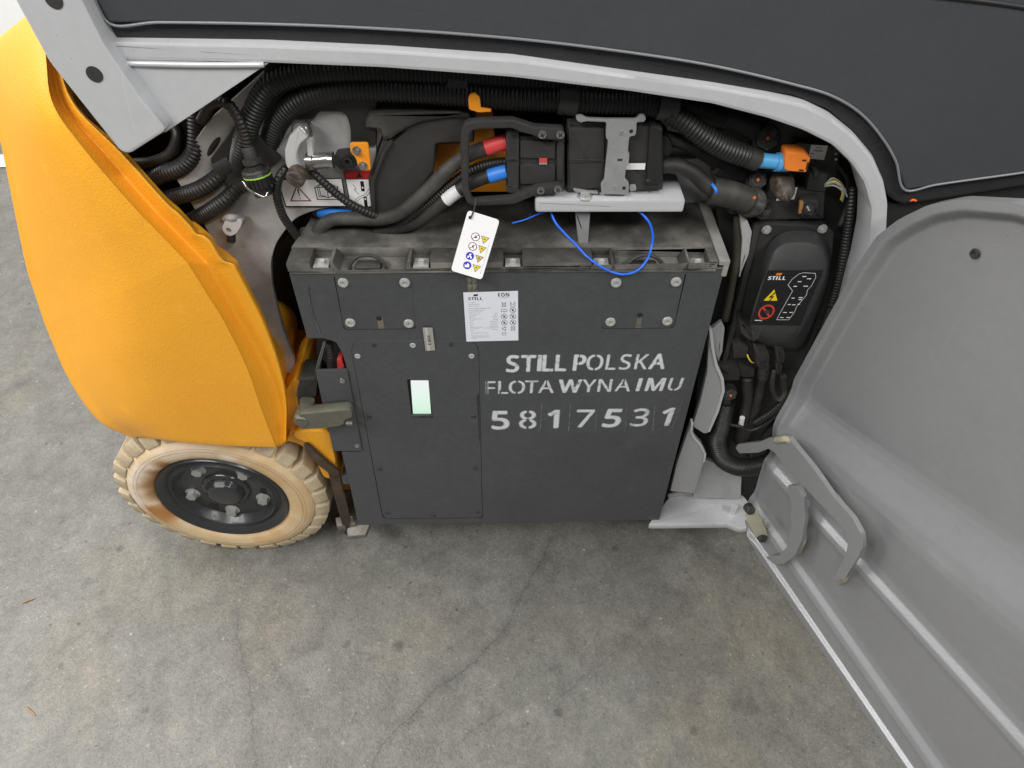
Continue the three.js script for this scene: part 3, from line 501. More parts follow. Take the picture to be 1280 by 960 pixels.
// conduits and cables of the truck
const hoses = [
  ['conduit', 0.0145, [[298, 225, -0.1], [302, 190, -0.07], [315, 145, -0.062], [338, 108, -0.062], [378, 93, -0.066], [450, 90, -0.07], [560, 95, -0.075], [690, 108, -0.08], [770, 118, -0.085], [812, 124, -0.085], [855, 136, -0.085], [905, 150, -0.1]], 'hose'],
  ['conduit', 0.0148, [[328, 205, -0.11], [336, 182, -0.095], [350, 148, -0.08], [376, 125, -0.07], [420, 113, -0.066], [470, 112, -0.066], [560, 117, -0.066], [650, 124, -0.064], [760, 128, -0.06], [822, 133, -0.055], [850, 148, -0.045], [880, 170, -0.04], [908, 186, -0.04], [932, 195, -0.042]], 'hose'],
  ['conduit', 0.0118, [[150, 262, -0.16], [200, 251, -0.1], [228, 244, -0.08], [254, 234, -0.072], [276, 217, -0.08], [286, 198, -0.1]], 'hose'],
  ['conduit', 0.0112, [[200, 292, -0.15], [236, 277, -0.09], [258, 266, -0.075], [285, 247, -0.07], [304, 226, -0.09]], 'hose'],
  ['conduit', 0.0122, [[176, 232, -0.12], [205, 217, -0.09], [228, 208, -0.085], [243, 190, -0.09], [246, 160, -0.1], [243, 120, -0.11]], 'hose'],
  ['cable', 0.008, [[165, 205, -0.1], [190, 203, -0.1], [215, 190, -0.1], [222, 165, -0.11], [200, 150, -0.14]], 'hose'],
  ['cable', 0.0065, [[300, 140, -0.1], [270, 178, -0.09], [256, 205, -0.095], [248, 248, -0.11]], 'hose'],
  ['conduit', 0.0072, [[252, 150, -0.09], [268, 128, -0.06], [284, 129, -0.05], [298, 148, -0.045], [306, 168, -0.045], [311, 190, -0.045]], 'hose'],
  ['conduit', 0.0062, [[376, 212, -0.075], [360, 210, -0.055], [350, 220, -0.045], [346, 240, -0.045], [353, 268, -0.05], [366, 288, -0.06], [380, 306, -0.07], [392, 322, -0.085]], 'hose'],
  ['conduit', 0.0062, [[384, 210, -0.06], [398, 222, -0.055], [418, 240, -0.055], [440, 256, -0.055], [470, 270, -0.06]], 'hose'],
  ['conduit', 0.0072, [[1066, 232, -0.075], [1063, 262, -0.065], [1058, 300, -0.058], [1048, 350, -0.05], [1033, 400, -0.045], [1014, 445, -0.045], [992, 484, -0.045], [968, 512, -0.045], [944, 528, -0.05]], 'hose'],
  ['conduit', 0.007, [[1080, 250, -0.085], [1074, 290, -0.075], [1062, 350, -0.065], [1042, 410, -0.06], [1015, 465, -0.06], [985, 510, -0.06], [955, 545, -0.07]], 'hose'],
  ['conduit', 0.0185, [[907, 500, -0.065], [901, 530, -0.06], [896, 553, -0.055], [903, 573, -0.05], [925, 584, -0.05], [955, 580, -0.06], [985, 560, -0.09]], 'hose'],
  ['cable', 0.0095, [[830, 172, -0.075], [855, 178, -0.075], [880, 192, -0.08], [905, 208, -0.085], [925, 217, -0.085]], 'hoseDusty'],
  ['cable', 0.0105, [[826, 207, -0.06], [845, 207, -0.058], [865, 215, -0.055], [885, 233, -0.053], [900, 241, -0.053]], 'hoseDusty'],
  ['cable', 0.008, [[958, 455, -0.05], [952, 480, -0.055], [945, 510, -0.06], [930, 548, -0.08]], 'hoseDusty'],
  ['cable', 0.0045, [[968, 462, -0.045], [965, 480, -0.04], [968, 494, -0.038], [974, 500, -0.038], [980, 493, -0.04], [981, 478, -0.045]], 'rubber'],
  ['cable', 0.0035, [[910, 505, -0.07], [906, 520, -0.06], [912, 530, -0.055], [925, 533, -0.05], [935, 538, -0.048], [950, 534, -0.048], [972, 516, -0.05], [985, 498, -0.055]], 'hose'],
  ['cable', 0.0115, [[934, 470, -0.07], [935, 495, -0.07], [931, 522, -0.07], [924, 550, -0.085]], 'plastic'],
  ['cable', 0.007, [[947, 500, -0.08], [940, 530, -0.09], [938, 570, -0.1]], 'hose'],
];
for (const [kind, r, pts, m] of hoses) part(kind, kind === 'conduit' ? conduit(pts, r) : cable(pts, r), mat[m], truck);
// clamps round the long conduits
for (const [x, y, z, r] of [[572, 106, -0.074, 0.0165], [710, 126, -0.062, 0.0168], [834, 133, -0.052, 0.0165], [283, 205, -0.083, 0.014], [300, 230, -0.086, 0.0135]]) { const p = at(x, y, z); part('hose_clamp', rod(p.clone().add(V(-0.012, y > 180 ? -0.006 : 0.001, 0)), p.clone().add(V(0.012, y > 180 ? 0.006 : -0.002, 0)), r, 24), mat.plastic, truck); }
part('cable_tie', cable([[1047, 380, -0.036], [1041, 382, -0.034], [1034, 381, -0.04]], 0.0016, 8), mat.black, truck);
part('white_band', rod(at(928, 522, -0.056), at(926, 532, -0.056), 0.0048), mat.white, truck);
part('cable_sleeve', rod(at(929, 194, -0.042), at(946, 201, -0.044), 0.0135), mat.plastic, truck);
{ // blue and orange plug
  const g = partGroup('signal_plug', truck);
  part('sleeve', [rod(at(944, 200, -0.044), at(978, 203, -0.044), 0.0098), rod(at(970, 202.5, -0.044), at(976, 203, -0.044), 0.0122), rod(at(977, 203, -0.044), at(985, 203, -0.044), 0.012)], mat.skyBlue, g);
  part('body', plate([[983, 191], [1005, 191], [1014, 197], [1008, 216], [983, 214], [980, 209]], -0.03, 0.024, { r: 0.003, bevel: 0.002 }), mat.orangePlug, g);
  part('slot', [plate([[1003, 200], [1008, 200], [1008, 201.5], [1003, 201.5]], -0.029, 0.002, { r: 0 , bevel: 0 }), plate([[999, 212], [1005, 212.5], [1005, 214], [999, 213.5]], -0.029, 0.002, { r: 0, bevel: 0 }), plate([[1009, 203], [1011, 203], [1009, 212], [1007, 212]], -0.0295, 0.002, { r: 0, bevel: 0 })], mat.rust, g);
}
// lower right: small plugs, grey block
part('cable_plug', [plate([[944, 437], [958, 436], [963, 446], [961, 460], [953, 464], [946, 458]], -0.035, 0.03, { r: 0.005, bevel: 0.004 }), rod(at(955, 456, -0.045), at(954, 472, -0.05), 0.0095), plate([[947, 441], [957, 440], [958, 452], [948, 453]], -0.031, 0.02, { r: 0.003, bevel: 0.002 })], mat.dusty, truck);
part('cable_plug', [plate([[970, 436], [980, 436], [982, 448], [979, 455], [971, 454]], -0.035, 0.03, { r: 0.004, bevel: 0.003 }), plate([[971, 455], [978, 456], [977, 469], [970, 468]], -0.038, 0.02, { r: 0.003, bevel: 0.003 }), rod(at(979, 470, -0.042), at(980, 486, -0.042), 0.0055)], mat.dusty, truck);
part('junction_box', [plate([[896, 459], [922, 459], [926, 465], [925, 476], [901, 477]], -0.045, 0.04, { r: 0.003, bevel: 0.003 }), plate([[924, 459], [944, 461], [942, 472], [926, 471]], -0.05, 0.04, { r: 0.003 }), plate([[916, 430], [926, 426], [936, 434], [934, 448], [917, 449]], -0.05, 0.03, { r: 0.003, bevel: 0.003 })], mat.dusty, truck);
part('wire', cable([[934, 443, -0.05], [936, 448, -0.045], [940, 453, -0.045], [943, 453, -0.05]], 0.0013, 8), mat.yellow, truck, 'yellow wire');

// bent guide plates and the foot of the frame
part('guide_plate', [plate([[887, 415], [890, 414], [893, 440], [897, 458], [904, 472], [905, 490], [897, 515], [886, 541], [880, 542], [866, 533], [876, 500], [884, 465]], -0.028, 0.012, { r: 0.004, bevel: 0.0009 }), plate([[888, 412], [902, 402], [906, 410], [903, 440], [898, 452], [892, 436]], -0.045, 0.008, { r: 0.002 })], mat.postGrey, truck);
part('guide_plate', [plate([[864, 529], [867, 536], [865, 545], [874, 554], [881, 565], [881, 574], [876, 590], [868, 617], [838, 614], [846, 580]], -0.022, 0.012, { r: 0.004, bevel: 0.0009 }), plate([[876, 572], [896, 580], [927, 594], [926, 624], [866, 622]], -0.05, 0.01, { r: 0.002 })], mat.postGrey, truck);
part('guide_plate_lit_edge', [strip([[888.5, 413], [891, 436], [895.5, 457], [903, 474], [904.5, 489], [897, 515], [886, 540]], 0.0048, -0.0245, 0.012, { r: 0.001, bevel: 0.0008 }), strip([[865.5, 529], [864, 540], [868, 548], [876, 557], [881.5, 568], [880, 578]], 0.0042, -0.0185, 0.012, { r: 0.001, bevel: 0.0008 })], mat.silver, truck);  // brighter silver strips paint the light caught by the plate edges
part('frame_foot', plateY([[811, 655], [838, 619], [928, 618], [936, 628], [940, 650], [936, 660], [924, 661], [912, 655], [815, 656]], 0.166, 0.016, { r: 0.008, bevel: 0.002 }), mat.silver, truck);
part('weld_bead', cable([[835, 620, -0.05], [850, 617, -0.04], [880, 619, -0.045], [920, 619, -0.045]].map(([x, y]) => onY(x, y, 0.168)), 0.006), mat.weld, truck);
part('pin', rod(onY(915, 640, 0.166), onY(915, 640, 0.166).add(V(0, 0.022, 0)), 0.008), mat.silver, truck);

// things at the back of the compartment, left half
{
  const c = partGroup('air_duct', truck);
  part('body', plate([[478, 176], [492, 177], [503, 167], [510, 158], [530, 150], [560, 145], [588, 143], [593, 178], [545, 180], [543, 212], [524, 240], [500, 268], [464, 268], [460, 224]], -0.075, 0.08, { r: 0.003, bevel: 0.003 }), mat.plastic, c);
  part('top', [plate([[455, 150], [461, 142], [520, 139], [575, 139], [588, 144], [530, 152], [512, 159], [497, 168], [489, 174], [479, 175], [474, 162], [456, 160]], -0.068, 0.08, { r: 0.002, bevel: 0.003 })], mat.dusty, c);
  part('edge_rib', strip([[489, 177], [480, 190], [466, 226], [467, 268]], 0.005, -0.069, 0.012), mat.plastic, c);
}
part('yellow_frame', [plate([[541, 180], [592, 178], [592, 136], [616, 136], [619, 178], [660, 178], [660, 240], [541, 240]], -0.14, 0.01, { r: 0.002 }), plate([[585, 124], [587, 118], [593, 116], [600, 122], [601, 135], [614, 137], [614, 140], [598, 141], [586, 137]], -0.042, 0.004, { r: 0.002 })], mat.orangeSheet, truck, 'orange sheet metal frame with an upright hook');
{
  const c = partGroup('orange_bracket', truck);
  part('plate', plate([[437, 179], [460, 179], [464, 213], [454, 214], [447, 207], [445, 198], [438, 191]], -0.062, 0.005, { r: 0.004 }), mat.orangeSheet, c);
  part('nut', pin(hexHead(0.0045, 0.006), 446, 188, -0.062), mat.steel, c); part('nut', pin(hexHead(0.0045, 0.006), 454, 207, -0.062, 0.4), mat.steel, c);
  part('backing_plate', plate([[418, 195], [421, 188], [437, 186], [447, 208], [440, 213], [424, 212], [419, 206]], -0.068, 0.005, { r: 0.004 }), mat.plastic, c);
  part('bolt', pin(lathe([[0, 0.001], [0.003, 0.001], [0.0035, 0.006], [0.0068, 0.006], [0.0072, 0]], 24).rotateX(Math.PI / 2), 435, 200, -0.068), mat.black, c);
}
{ // silver lock with its curved handle
  const c = partGroup('catch', truck);
  part('handle', [strip([[379, 166], [368, 176], [363, 190], [364, 206], [373, 217]], 0.016, -0.04, 0.014, { bevel: 0.003 }), strip([[379, 166], [386, 176], [388, 196], [384, 212]], 0.008, -0.05, 0.02, { bevel: 0.002 })], M([0.66, 0.66, 0.66], 0.35, { metalness: 0.35 }), c);
  part('disc', aim(lathe([[0, 0.006], [0.0105, 0.006], [0.0125, 0.004], [0.0125, -0.012]], 32), at(370, 222, -0.03), V(-0.1, -0.1, 1)), mat.brown, c);
  part('knuckle', aim(lathe([[0, 0.004], [0.009, 0.004], [0.012, 0.001], [0.013, -0.014]], 28), at(376, 163, -0.05), V(-0.1, 0.35, 0.9)), mat.steel, c);
  part('bolt', [rod(at(388, 202, -0.055), at(414, 200, -0.05), 0.0105), rod(at(386, 202, -0.055), at(394, 202, -0.053), 0.013, 6), rod(at(412, 200, -0.05), at(417, 200, -0.05), 0.011)], mat.steel, c);
}
{ // round cable connector with a green ring
  const c = partGroup('cable_connector', truck), a = at(309, 183, -0.045), b = at(331, 246, -0.035), d = b.clone().sub(a), L = d.length(), k = (t) => t * L;
  const piece = (p) => aim(lathe(p.map(([r, t]) => [r, k(t)]), 36), a, d);
  part('neck', piece([[0.0078, 0], [0.0086, 0.02], [0.0086, 0.22], [0.0125, 0.24], [0.0125, 0.32], [0.0095, 0.36], [0.0095, 0.44]]), mat.plastic, c);
  part('collar', piece([[0.0095, 0.42], [0.017, 0.43], [0.0188, 0.47], [0.0188, 0.53], [0.016, 0.53]]), M([0.11, 0.11, 0.105], 0.6, { map: dustMap }), c);
  part('green_ring', piece([[0.017, 0.53], [0.0184, 0.535], [0.0184, 0.565], [0.017, 0.57]]), mat.lime, c);
  const grips = [piece([[0.0165, 0.565], [0.0165, 0.76], [0.0135, 0.8], [0.012, 0.95], [0, 0.95]])];
  for (let i = 0; i < 18; i++) { const q = i / 18 * Math.PI * 2; grips.push(aim(new THREE.BoxGeometry(0.003, k(0.18), 0.003).translate(Math.cos(q) * 0.0168, k(0.665), Math.sin(q) * 0.0168), a, d)); }
  part('grip', grips, mat.black, c);
  part('wire_clip', cable([[303, 226, -0.018], [309, 235, -0.014], [320, 242, -0.012], [332, 246, -0.014], [335, 240, -0.018]], 0.0018, 8), mat.steel, c);
}
// warning stickers on the chassis plate
{
  const s1 = canvasMat(512, 256, (k, W, H) => {
    k.fillStyle = '#14141a'; k.fillRect(0, 0, W, H); k.fillStyle = '#ece9e6'; k.fillRect(10, 10, W - 20, H - 22);
    warnTri(k, 140, 140, 76, '#ece9e6', '#7d2c34'); k.fillStyle = '#1c1c1c'; k.beginPath(); k.moveTo(134, 92); k.lineTo(148, 92); k.lineTo(143, 158); k.lineTo(139, 158); k.fill(); k.beginPath(); k.arc(141, 176, 6, 0, 7); k.fill();
    k.strokeStyle = '#16161e'; k.lineWidth = 8; k.strokeRect(280, 78, 180, 108); k.lineWidth = 5; for (const d of [0, 14]) { k.beginPath(); k.moveTo(300 + d, 166 - d); k.lineTo(300 + d, 64 - d * 0.5); k.quadraticCurveTo(340, 52, 372, 76); k.quadraticCurveTo(404, 52, 440 - d, 64 - d * 0.5); k.lineTo(440 - d, 166 - d); k.quadraticCurveTo(404, 152, 372, 172); k.quadraticCurveTo(340, 152, 300 + d, 166 - d); k.stroke(); } k.beginPath(); k.moveTo(372, 76); k.lineTo(372, 170); k.stroke();
  });
  part('warning_sticker', quad([[346, 224], [428, 222], [434, 259], [357, 259]], -0.0815), s1, truck, 'white warning sticker with a triangle and an open book');
  const s2 = canvasMat(256, 384, (k, W, H) => {
    k.fillStyle = '#14141a'; k.fillRect(0, 0, W, H); k.fillStyle = '#a81d1d'; k.fillRect(8, 0, W - 8, 84); warnTri(k, 150, 50, 30, '#1a0c0c', '#1a0c0c');
    k.fillStyle = '#eceaea'; k.fillRect(10, 92, W - 20, H - 102);
    k.strokeStyle = '#2a2a34'; k.lineWidth = 5; k.beginPath(); k.moveTo(70, 140); k.lineTo(100, 190); k.lineTo(76, 196); k.lineTo(120, 250); k.stroke();
    k.fillStyle = '#101018'; k.fillRect(150, 110, 36, 104); k.fillRect(164, 270, 36, 104); k.fillStyle = '#e8e8e8'; k.beginPath(); k.arc(168, 176, 10, 0, 7); k.arc(182, 296, 10, 0, 7); k.fill();
    k.beginPath(); k.moveTo(60, 320); k.bezierCurveTo(120, 240, 180, 290, 230, 190); k.stroke(); k.beginPath(); k.moveTo(76, 336); k.bezierCurveTo(130, 260, 196, 300, 240, 216); k.stroke();
  });
  part('warning_sticker', quad([[429, 213], [462, 213], [466, 259], [438, 259]], -0.0805), s2, truck, 'warning sticker with a red header and cable symbol');
}
// bracket shelf and post that carry the socket
part('socket_shelf', bx(at(669, 257, -0.03).x, at(856, 257, -0.03).x, at(0, 266, -0.03).y, at(0, 250.5, -0.03).y, -0.19, -0.03, 0.004), mat.silver, truck);
part('shelf_bolt', [aim(hexHead(0.0075, 0.006).rotateX(-Math.PI / 2), onY(731, 246, at(0, 250.5, -0.03).y), V(0, 1, 0))], mat.zinc, truck);
part('shelf_post', plate([[719, 266], [738, 266], [735, 306], [723, 306]], -0.044, 0.035, { r: 0.001, bevel: 0.002 }), mat.castZinc, truck);
{ // truck half of the battery connector
  const c = partGroup('charging_socket', truck);
  part('housing', [plate([[709, 152], [829, 158], [829, 238], [709, 244]], -0.05, 0.06, { r: 0.003, bevel: 0.003 }), plate([[710, 160], [756, 160], [756, 236], [712, 238]], -0.0455, 0.03, { r: 0.004, bevel: 0.003 }), plate([[712, 200], [756, 199], [756, 203], [712, 204]], -0.044, 0.02, { r: 0.0005, bevel: 0.001 })], mat.plastic, c);
  part('end_cap', [plate([[812, 158], [828, 157], [829, 232], [821, 237], [808, 235], [808, 226]], -0.044, 0.06, { r: 0.005, bevel: 0.003 }), plate([[806, 234], [824, 234], [821, 240], [808, 239]], -0.04, 0.03, { r: 0.004, bevel: 0.002 }), plate([[828, 168], [838, 172], [842, 188], [836, 197], [828, 196]], -0.06, 0.04, { r: 0.006, bevel: 0.003 })], mat.black, c);
  part('clamp', plate([[720, 145], [727, 144], [733, 148], [758, 149], [795, 149], [800, 143], [806, 144], [808, 149], [805, 153], [796, 153], [796, 160], [795, 170], [787, 171], [785, 190], [787, 192], [786, 206], [783, 208], [781, 224], [786, 228], [786, 244], [752, 243], [751, 230], [755, 226], [760, 176], [757, 172], [758, 153], [733, 152], [725, 154], [720, 150]], -0.036, 0.006, { r: 0.003, bevel: 0.0015, holes: [{ pts: [[771, 197], [780, 197], [779, 203], [770, 203]], r: 0 }] }), mat.castZinc, c);
  part('clamp_ear', [plate([[698, 138], [719, 138], [719, 143], [698, 143]], -0.05, 0.02, { r: 0.003 }), plate([[716, 237], [736, 240], [748, 240], [748, 243], [720, 241]], -0.04, 0.006, { r: 0.002 }), plate([[786, 233], [795, 232], [796, 238], [788, 240]], -0.04, 0.006, { r: 0.003 })], mat.castZinc, c);
  part('clamp_rivet', [pin(screwHead(0.003, 0.0012), 777, 166, -0.036), pin(screwHead(0.003, 0.0012), 769, 234, -0.036)], mat.castZinc, c);
  part('clamp_hole', [pin(lathe([[0, 0.0004], [0.0024, 0.0004], [0.0026, -0.001]], 16).rotateX(Math.PI / 2), 789, 164, -0.036), pin(lathe([[0, 0.0004], [0.0024, 0.0004], [0.0026, -0.001]], 16).rotateX(Math.PI / 2), 780, 235, -0.036)], mat.black, c);
  part('window_mark', plate([[771, 197], [779, 197], [778, 199], [771, 199]], -0.04, 0.004, { r: 0, bevel: 0 }), mat.yellow, c);
  part('white_marking', quad([[784, 204], [807, 204], [806, 212], [781, 212]], -0.0475), mat.white, c);
  part('keyhole', [plate([[730, 196], [735, 196], [735, 201], [730, 201]], -0.0445, 0.002, { r: 0.001, bevel: 0 })], mat.darkSteel, c);
  for (const [x, y] of [[825, 162], [810, 226]]) part('screw', pin(screwHead(0.0028, 0.0018), x, y, -0.044), mat.darkSteel, c);
}

// ---------------------------------------------------------------- the open door
{
  const D = partGroup('battery_door', truck);
  const P0 = V(0.505, 0, 0.03), SX = V(0.425, 0, 0.905).normalize(), NX = V(-SX.z, 0, SX.x);
  const pt = (s, h, o = 0) => P0.clone().addScaledVector(SX, s).addScaledVector(NX, o).setY(h);
  const on = (x, y, o = 0) => { const d = sight(x, y), p = P0.clone().addScaledVector(NX, o); return CAM.clone().addScaledVector(d, p.clone().sub(CAM).dot(NX) / d.dot(NX)); };
  const edge = [[0.1, 0.03], [0.237, 0.028], [0.25, 0.004], [0.28, -0.012], [0.36, -0.021], [0.45, -0.026], [0.582, -0.048], [0.733, -0.035], [0.824, -0.026], [0.883, -0.016], [0.92, 0.003], [0.955, 0.03], [0.979, 0.06], [1.006, 0.117], [1.02, 0.2], [1.028, 0.35], [1.032, 0.9]];
  const lerpT = (T, v) => { let i = 0; while (i < T.length - 2 && v > T[i + 1][0]) i++; const [a, p] = T[i], [b, q] = T[i + 1]; return p + (q - p) * Math.min(1, Math.max(0, (v - a) / (b - a))); };
  const s0 = (h) => lerpT(edge, h);
  // fold lines: height at the hinge end, height 0.45 m further out, offset towards the inside
  const lines = [[0.237, 0.159, 0.06], [0.24, 0.162, 0.071], [0.258, 0.18, 0.071], [0.263, 0.185, 0.062], [0.288, 0.208, 0.061], [0.298, 0.218, 0.0615], [0.306, 0.226, 0.059], [0.317, 0.237, 0.049], [0.33, 0.25, 0.0465], [0.392, 0.39, 0.0475], [0.404, 0.402, 0.049], [0.411, 0.409, 0.0475], [0.422, 0.42, 0.038], [0.434, 0.432, 0.0355], [0.462, 0.495, 0.037], [0.485, 0.545, 0.037], [0.496, 0.562, 0.035], [0.51, 0.58, 0.029], [0.53, 0.606, 0.0165], [0.545, 0.628, 0.007], [0.555, 0.642, 0.002], [0.565, 0.656, 0], [0.6, 0.68, 0], [0.75, 0.76, 0], [0.86, 0.86, 0], [0.93, 0.93, 0], [0.97, 0.97, 0], [1.0, 1.0, 0], [1.012, 1.012, 0], [1.02, 1.02, 0], [1.026, 1.026, 0], [1.031, 1.031, 0]];
  const NR = 200, NC = 110, L = 0.86, rows = [], back = [];
  const poly = edge.map(([h, s]) => [s, h]);
  const distEdge = (s, h) => { let m = 9; for (let i = 0; i < poly.length - 1; i++) { const [ax, ay] = poly[i], [bx2, by] = poly[i + 1], dx = bx2 - ax, dy = by - ay, t = Math.min(1, Math.max(0, ((s - ax) * dx + (h - ay) * dy) / (dx * dx + dy * dy))); m = Math.min(m, Math.hypot(s - ax - dx * t, h - ay - dy * t)); } return m; };
  const smooth = (x) => { x = Math.min(1, Math.max(0, x)); return x * x * (3 - 2 * x); };
  for (let i = 0; i <= NR; i++) {
    const v = i / NR * (lines.length - 1), k = Math.min(Math.floor(v), lines.length - 2), f = v - k, A = lines[k], B = lines[k + 1], row = [], rb = [];
    for (let j = 0; j <= NC; j++) {
      const u = Math.pow(j / NC, 1.9), hAt = (s) => { const w = Math.min(1.4, Math.max(0, s / 0.45)); return Math.max(0.03, A[0] + (A[1] - A[0]) * w + ((B[0] + (B[1] - B[0]) * w) - (A[0] + (A[1] - A[0]) * w)) * f); };
      let s = 0.1; for (let q = 0; q < 6; q++) { const a = s0(hAt(s)); s = a + (L - a) * u; }
      const h = hAt(s), d = distEdge(s, h), up = smooth((h - 0.42) / 0.1);
      let o = A[2] + (B[2] - A[2]) * f;
      const rimH = 0.016 * (1 - smooth((d - 0.011) / 0.016));
      o = o * (0.75 + 0.25 * smooth((s - s0(h)) / 0.03)) + rimH * (0.25 + 0.75 * up);
      row.push(pt(s, h, o)); rb.push(pt(s, h, o - 0.006 - 0.012 * (1 - smooth((d - 0.004) / 0.02))));
    }
    rows.push(row); back.push(rb);
  }
  const uvf = (p) => [p.clone().sub(P0).dot(SX), p.y];
  const edgeStrip = [back.map((r) => r[0]), rows.map((r) => r[0])], topStrip = [rows[NR], back[NR]], botStrip = [rows[0], back[0]];
  const clean = (g) => { g.deleteAttribute('normal'); return g; };
  part('door_skin', merge([surface(rows, uvf), surface(back, uvf, true), surface(edgeStrip, uvf), surface(topStrip, uvf), surface(botStrip, uvf)]), mat.doorSilver, D);
  // bottom lip with its step
  const sc = on(1219, 317, 0.001); const hd = aim(lathe([[0, 0.001], [0.0025, 0.001], [0.0032, 0.003], [0.0056, 0.0022], [0.0064, 0]], 24), sc, NX);
  part('rivet', hd, mat.plastic, D);
  // gooseneck hinge arms, thick flame-cut plates standing off the skin
  const DB = new THREE.Matrix4().makeBasis(SX, V(0, 1, 0), NX).setPosition(P0.x, 0, P0.z);
  const doorPlate = (pts, o, depth, r = 0.003) => extrude(roundedShape(pts.map((p) => { const v = on(p[0], p[1], o), q = [v.clone().sub(P0).dot(SX), v.y]; if (p.length > 2) q.push(p[2]); return q; }), r), depth, 0.0012).translate(0, 0, o).applyMatrix4(DB);
  part('hinge_arm', doorPlate([[919, 560], [922, 555, 0.004], [950, 552], [961, 547], [984, 544, 0.006], [992, 555], [1018, 587], [1041, 620], [1066, 648], [1077, 668], [1078, 685], [1071, 698], [1056, 724], [1044, 726], [1042, 721], [1056, 694], [1060, 680], [1058, 668], [1046, 652], [1034, 640], [980, 582], [968, 566], [960, 561], [948, 566], [924, 567]], 0.08, 0.009, 0.003), mat.doorSilver, D);
  part('hinge_arm', doorPlate([[984, 607], [997, 607, 0.003], [1004, 622], [1006, 650], [1002, 675], [994, 694], [980, 705], [968, 706], [957, 697], [964, 694], [974, 694], [984, 683], [988, 660], [988, 630]], 0.08, 0.009, 0.003), mat.doorSilver, D);
  const bead = (list, r) => cable(list.map(([x, y, o]) => on(x, y, o)), r);
  part('weld_bead', [bead([[970, 550, 0.080], [984, 549, 0.080], [992, 559, 0.06]], 0.006), bead([[998, 567, 0.074], [1009, 580, 0.06], [1017, 589, 0.074]], 0.0045), bead([[1044, 620, 0.071], [1054, 633, 0.06], [1067, 648, 0.071]], 0.0055), bead([[1078, 680, 0.05], [1074, 692, 0.05]], 0.005), bead([[1060, 714, 0.068], [1056, 722, 0.068], [1050, 727, 0.05]], 0.0055), bead([[1004, 655, 0.05], [1004, 672, 0.068], [998, 690, 0.05]], 0.0055)], mat.weldCream, D, 'pale weld bead');
  // chain link at the foot of the hinge
  const y0 = 0.16;
  part('hinge_link', [strip([[938, 640], [946, 657], [953, 673]], 0.024, 0.112, 0.008, { r: 0.009, bevel: 0.002 }), strip([[950, 650], [972, 683]], 0.01, 0.1, 0.006, { r: 0.003 })], mat.brass, D);
  for (const [x, y] of [[938, 638], [953, 673]]) part('hinge_pin', pin(lathe([[0, 0.003], [0.006, 0.003], [0.0085, 0.001], [0.009, -0.012]], 24).rotateX(-0.5).rotateX(Math.PI / 2), x, y, 0.115), mat.darkSteel, D);
  part('hinge_plate', plateY([[924, 637], [934, 629], [944, 640], [960, 664], [952, 672], [936, 660]], 0.15, 0.012, { r: 0.008 }), mat.silver, D);
}

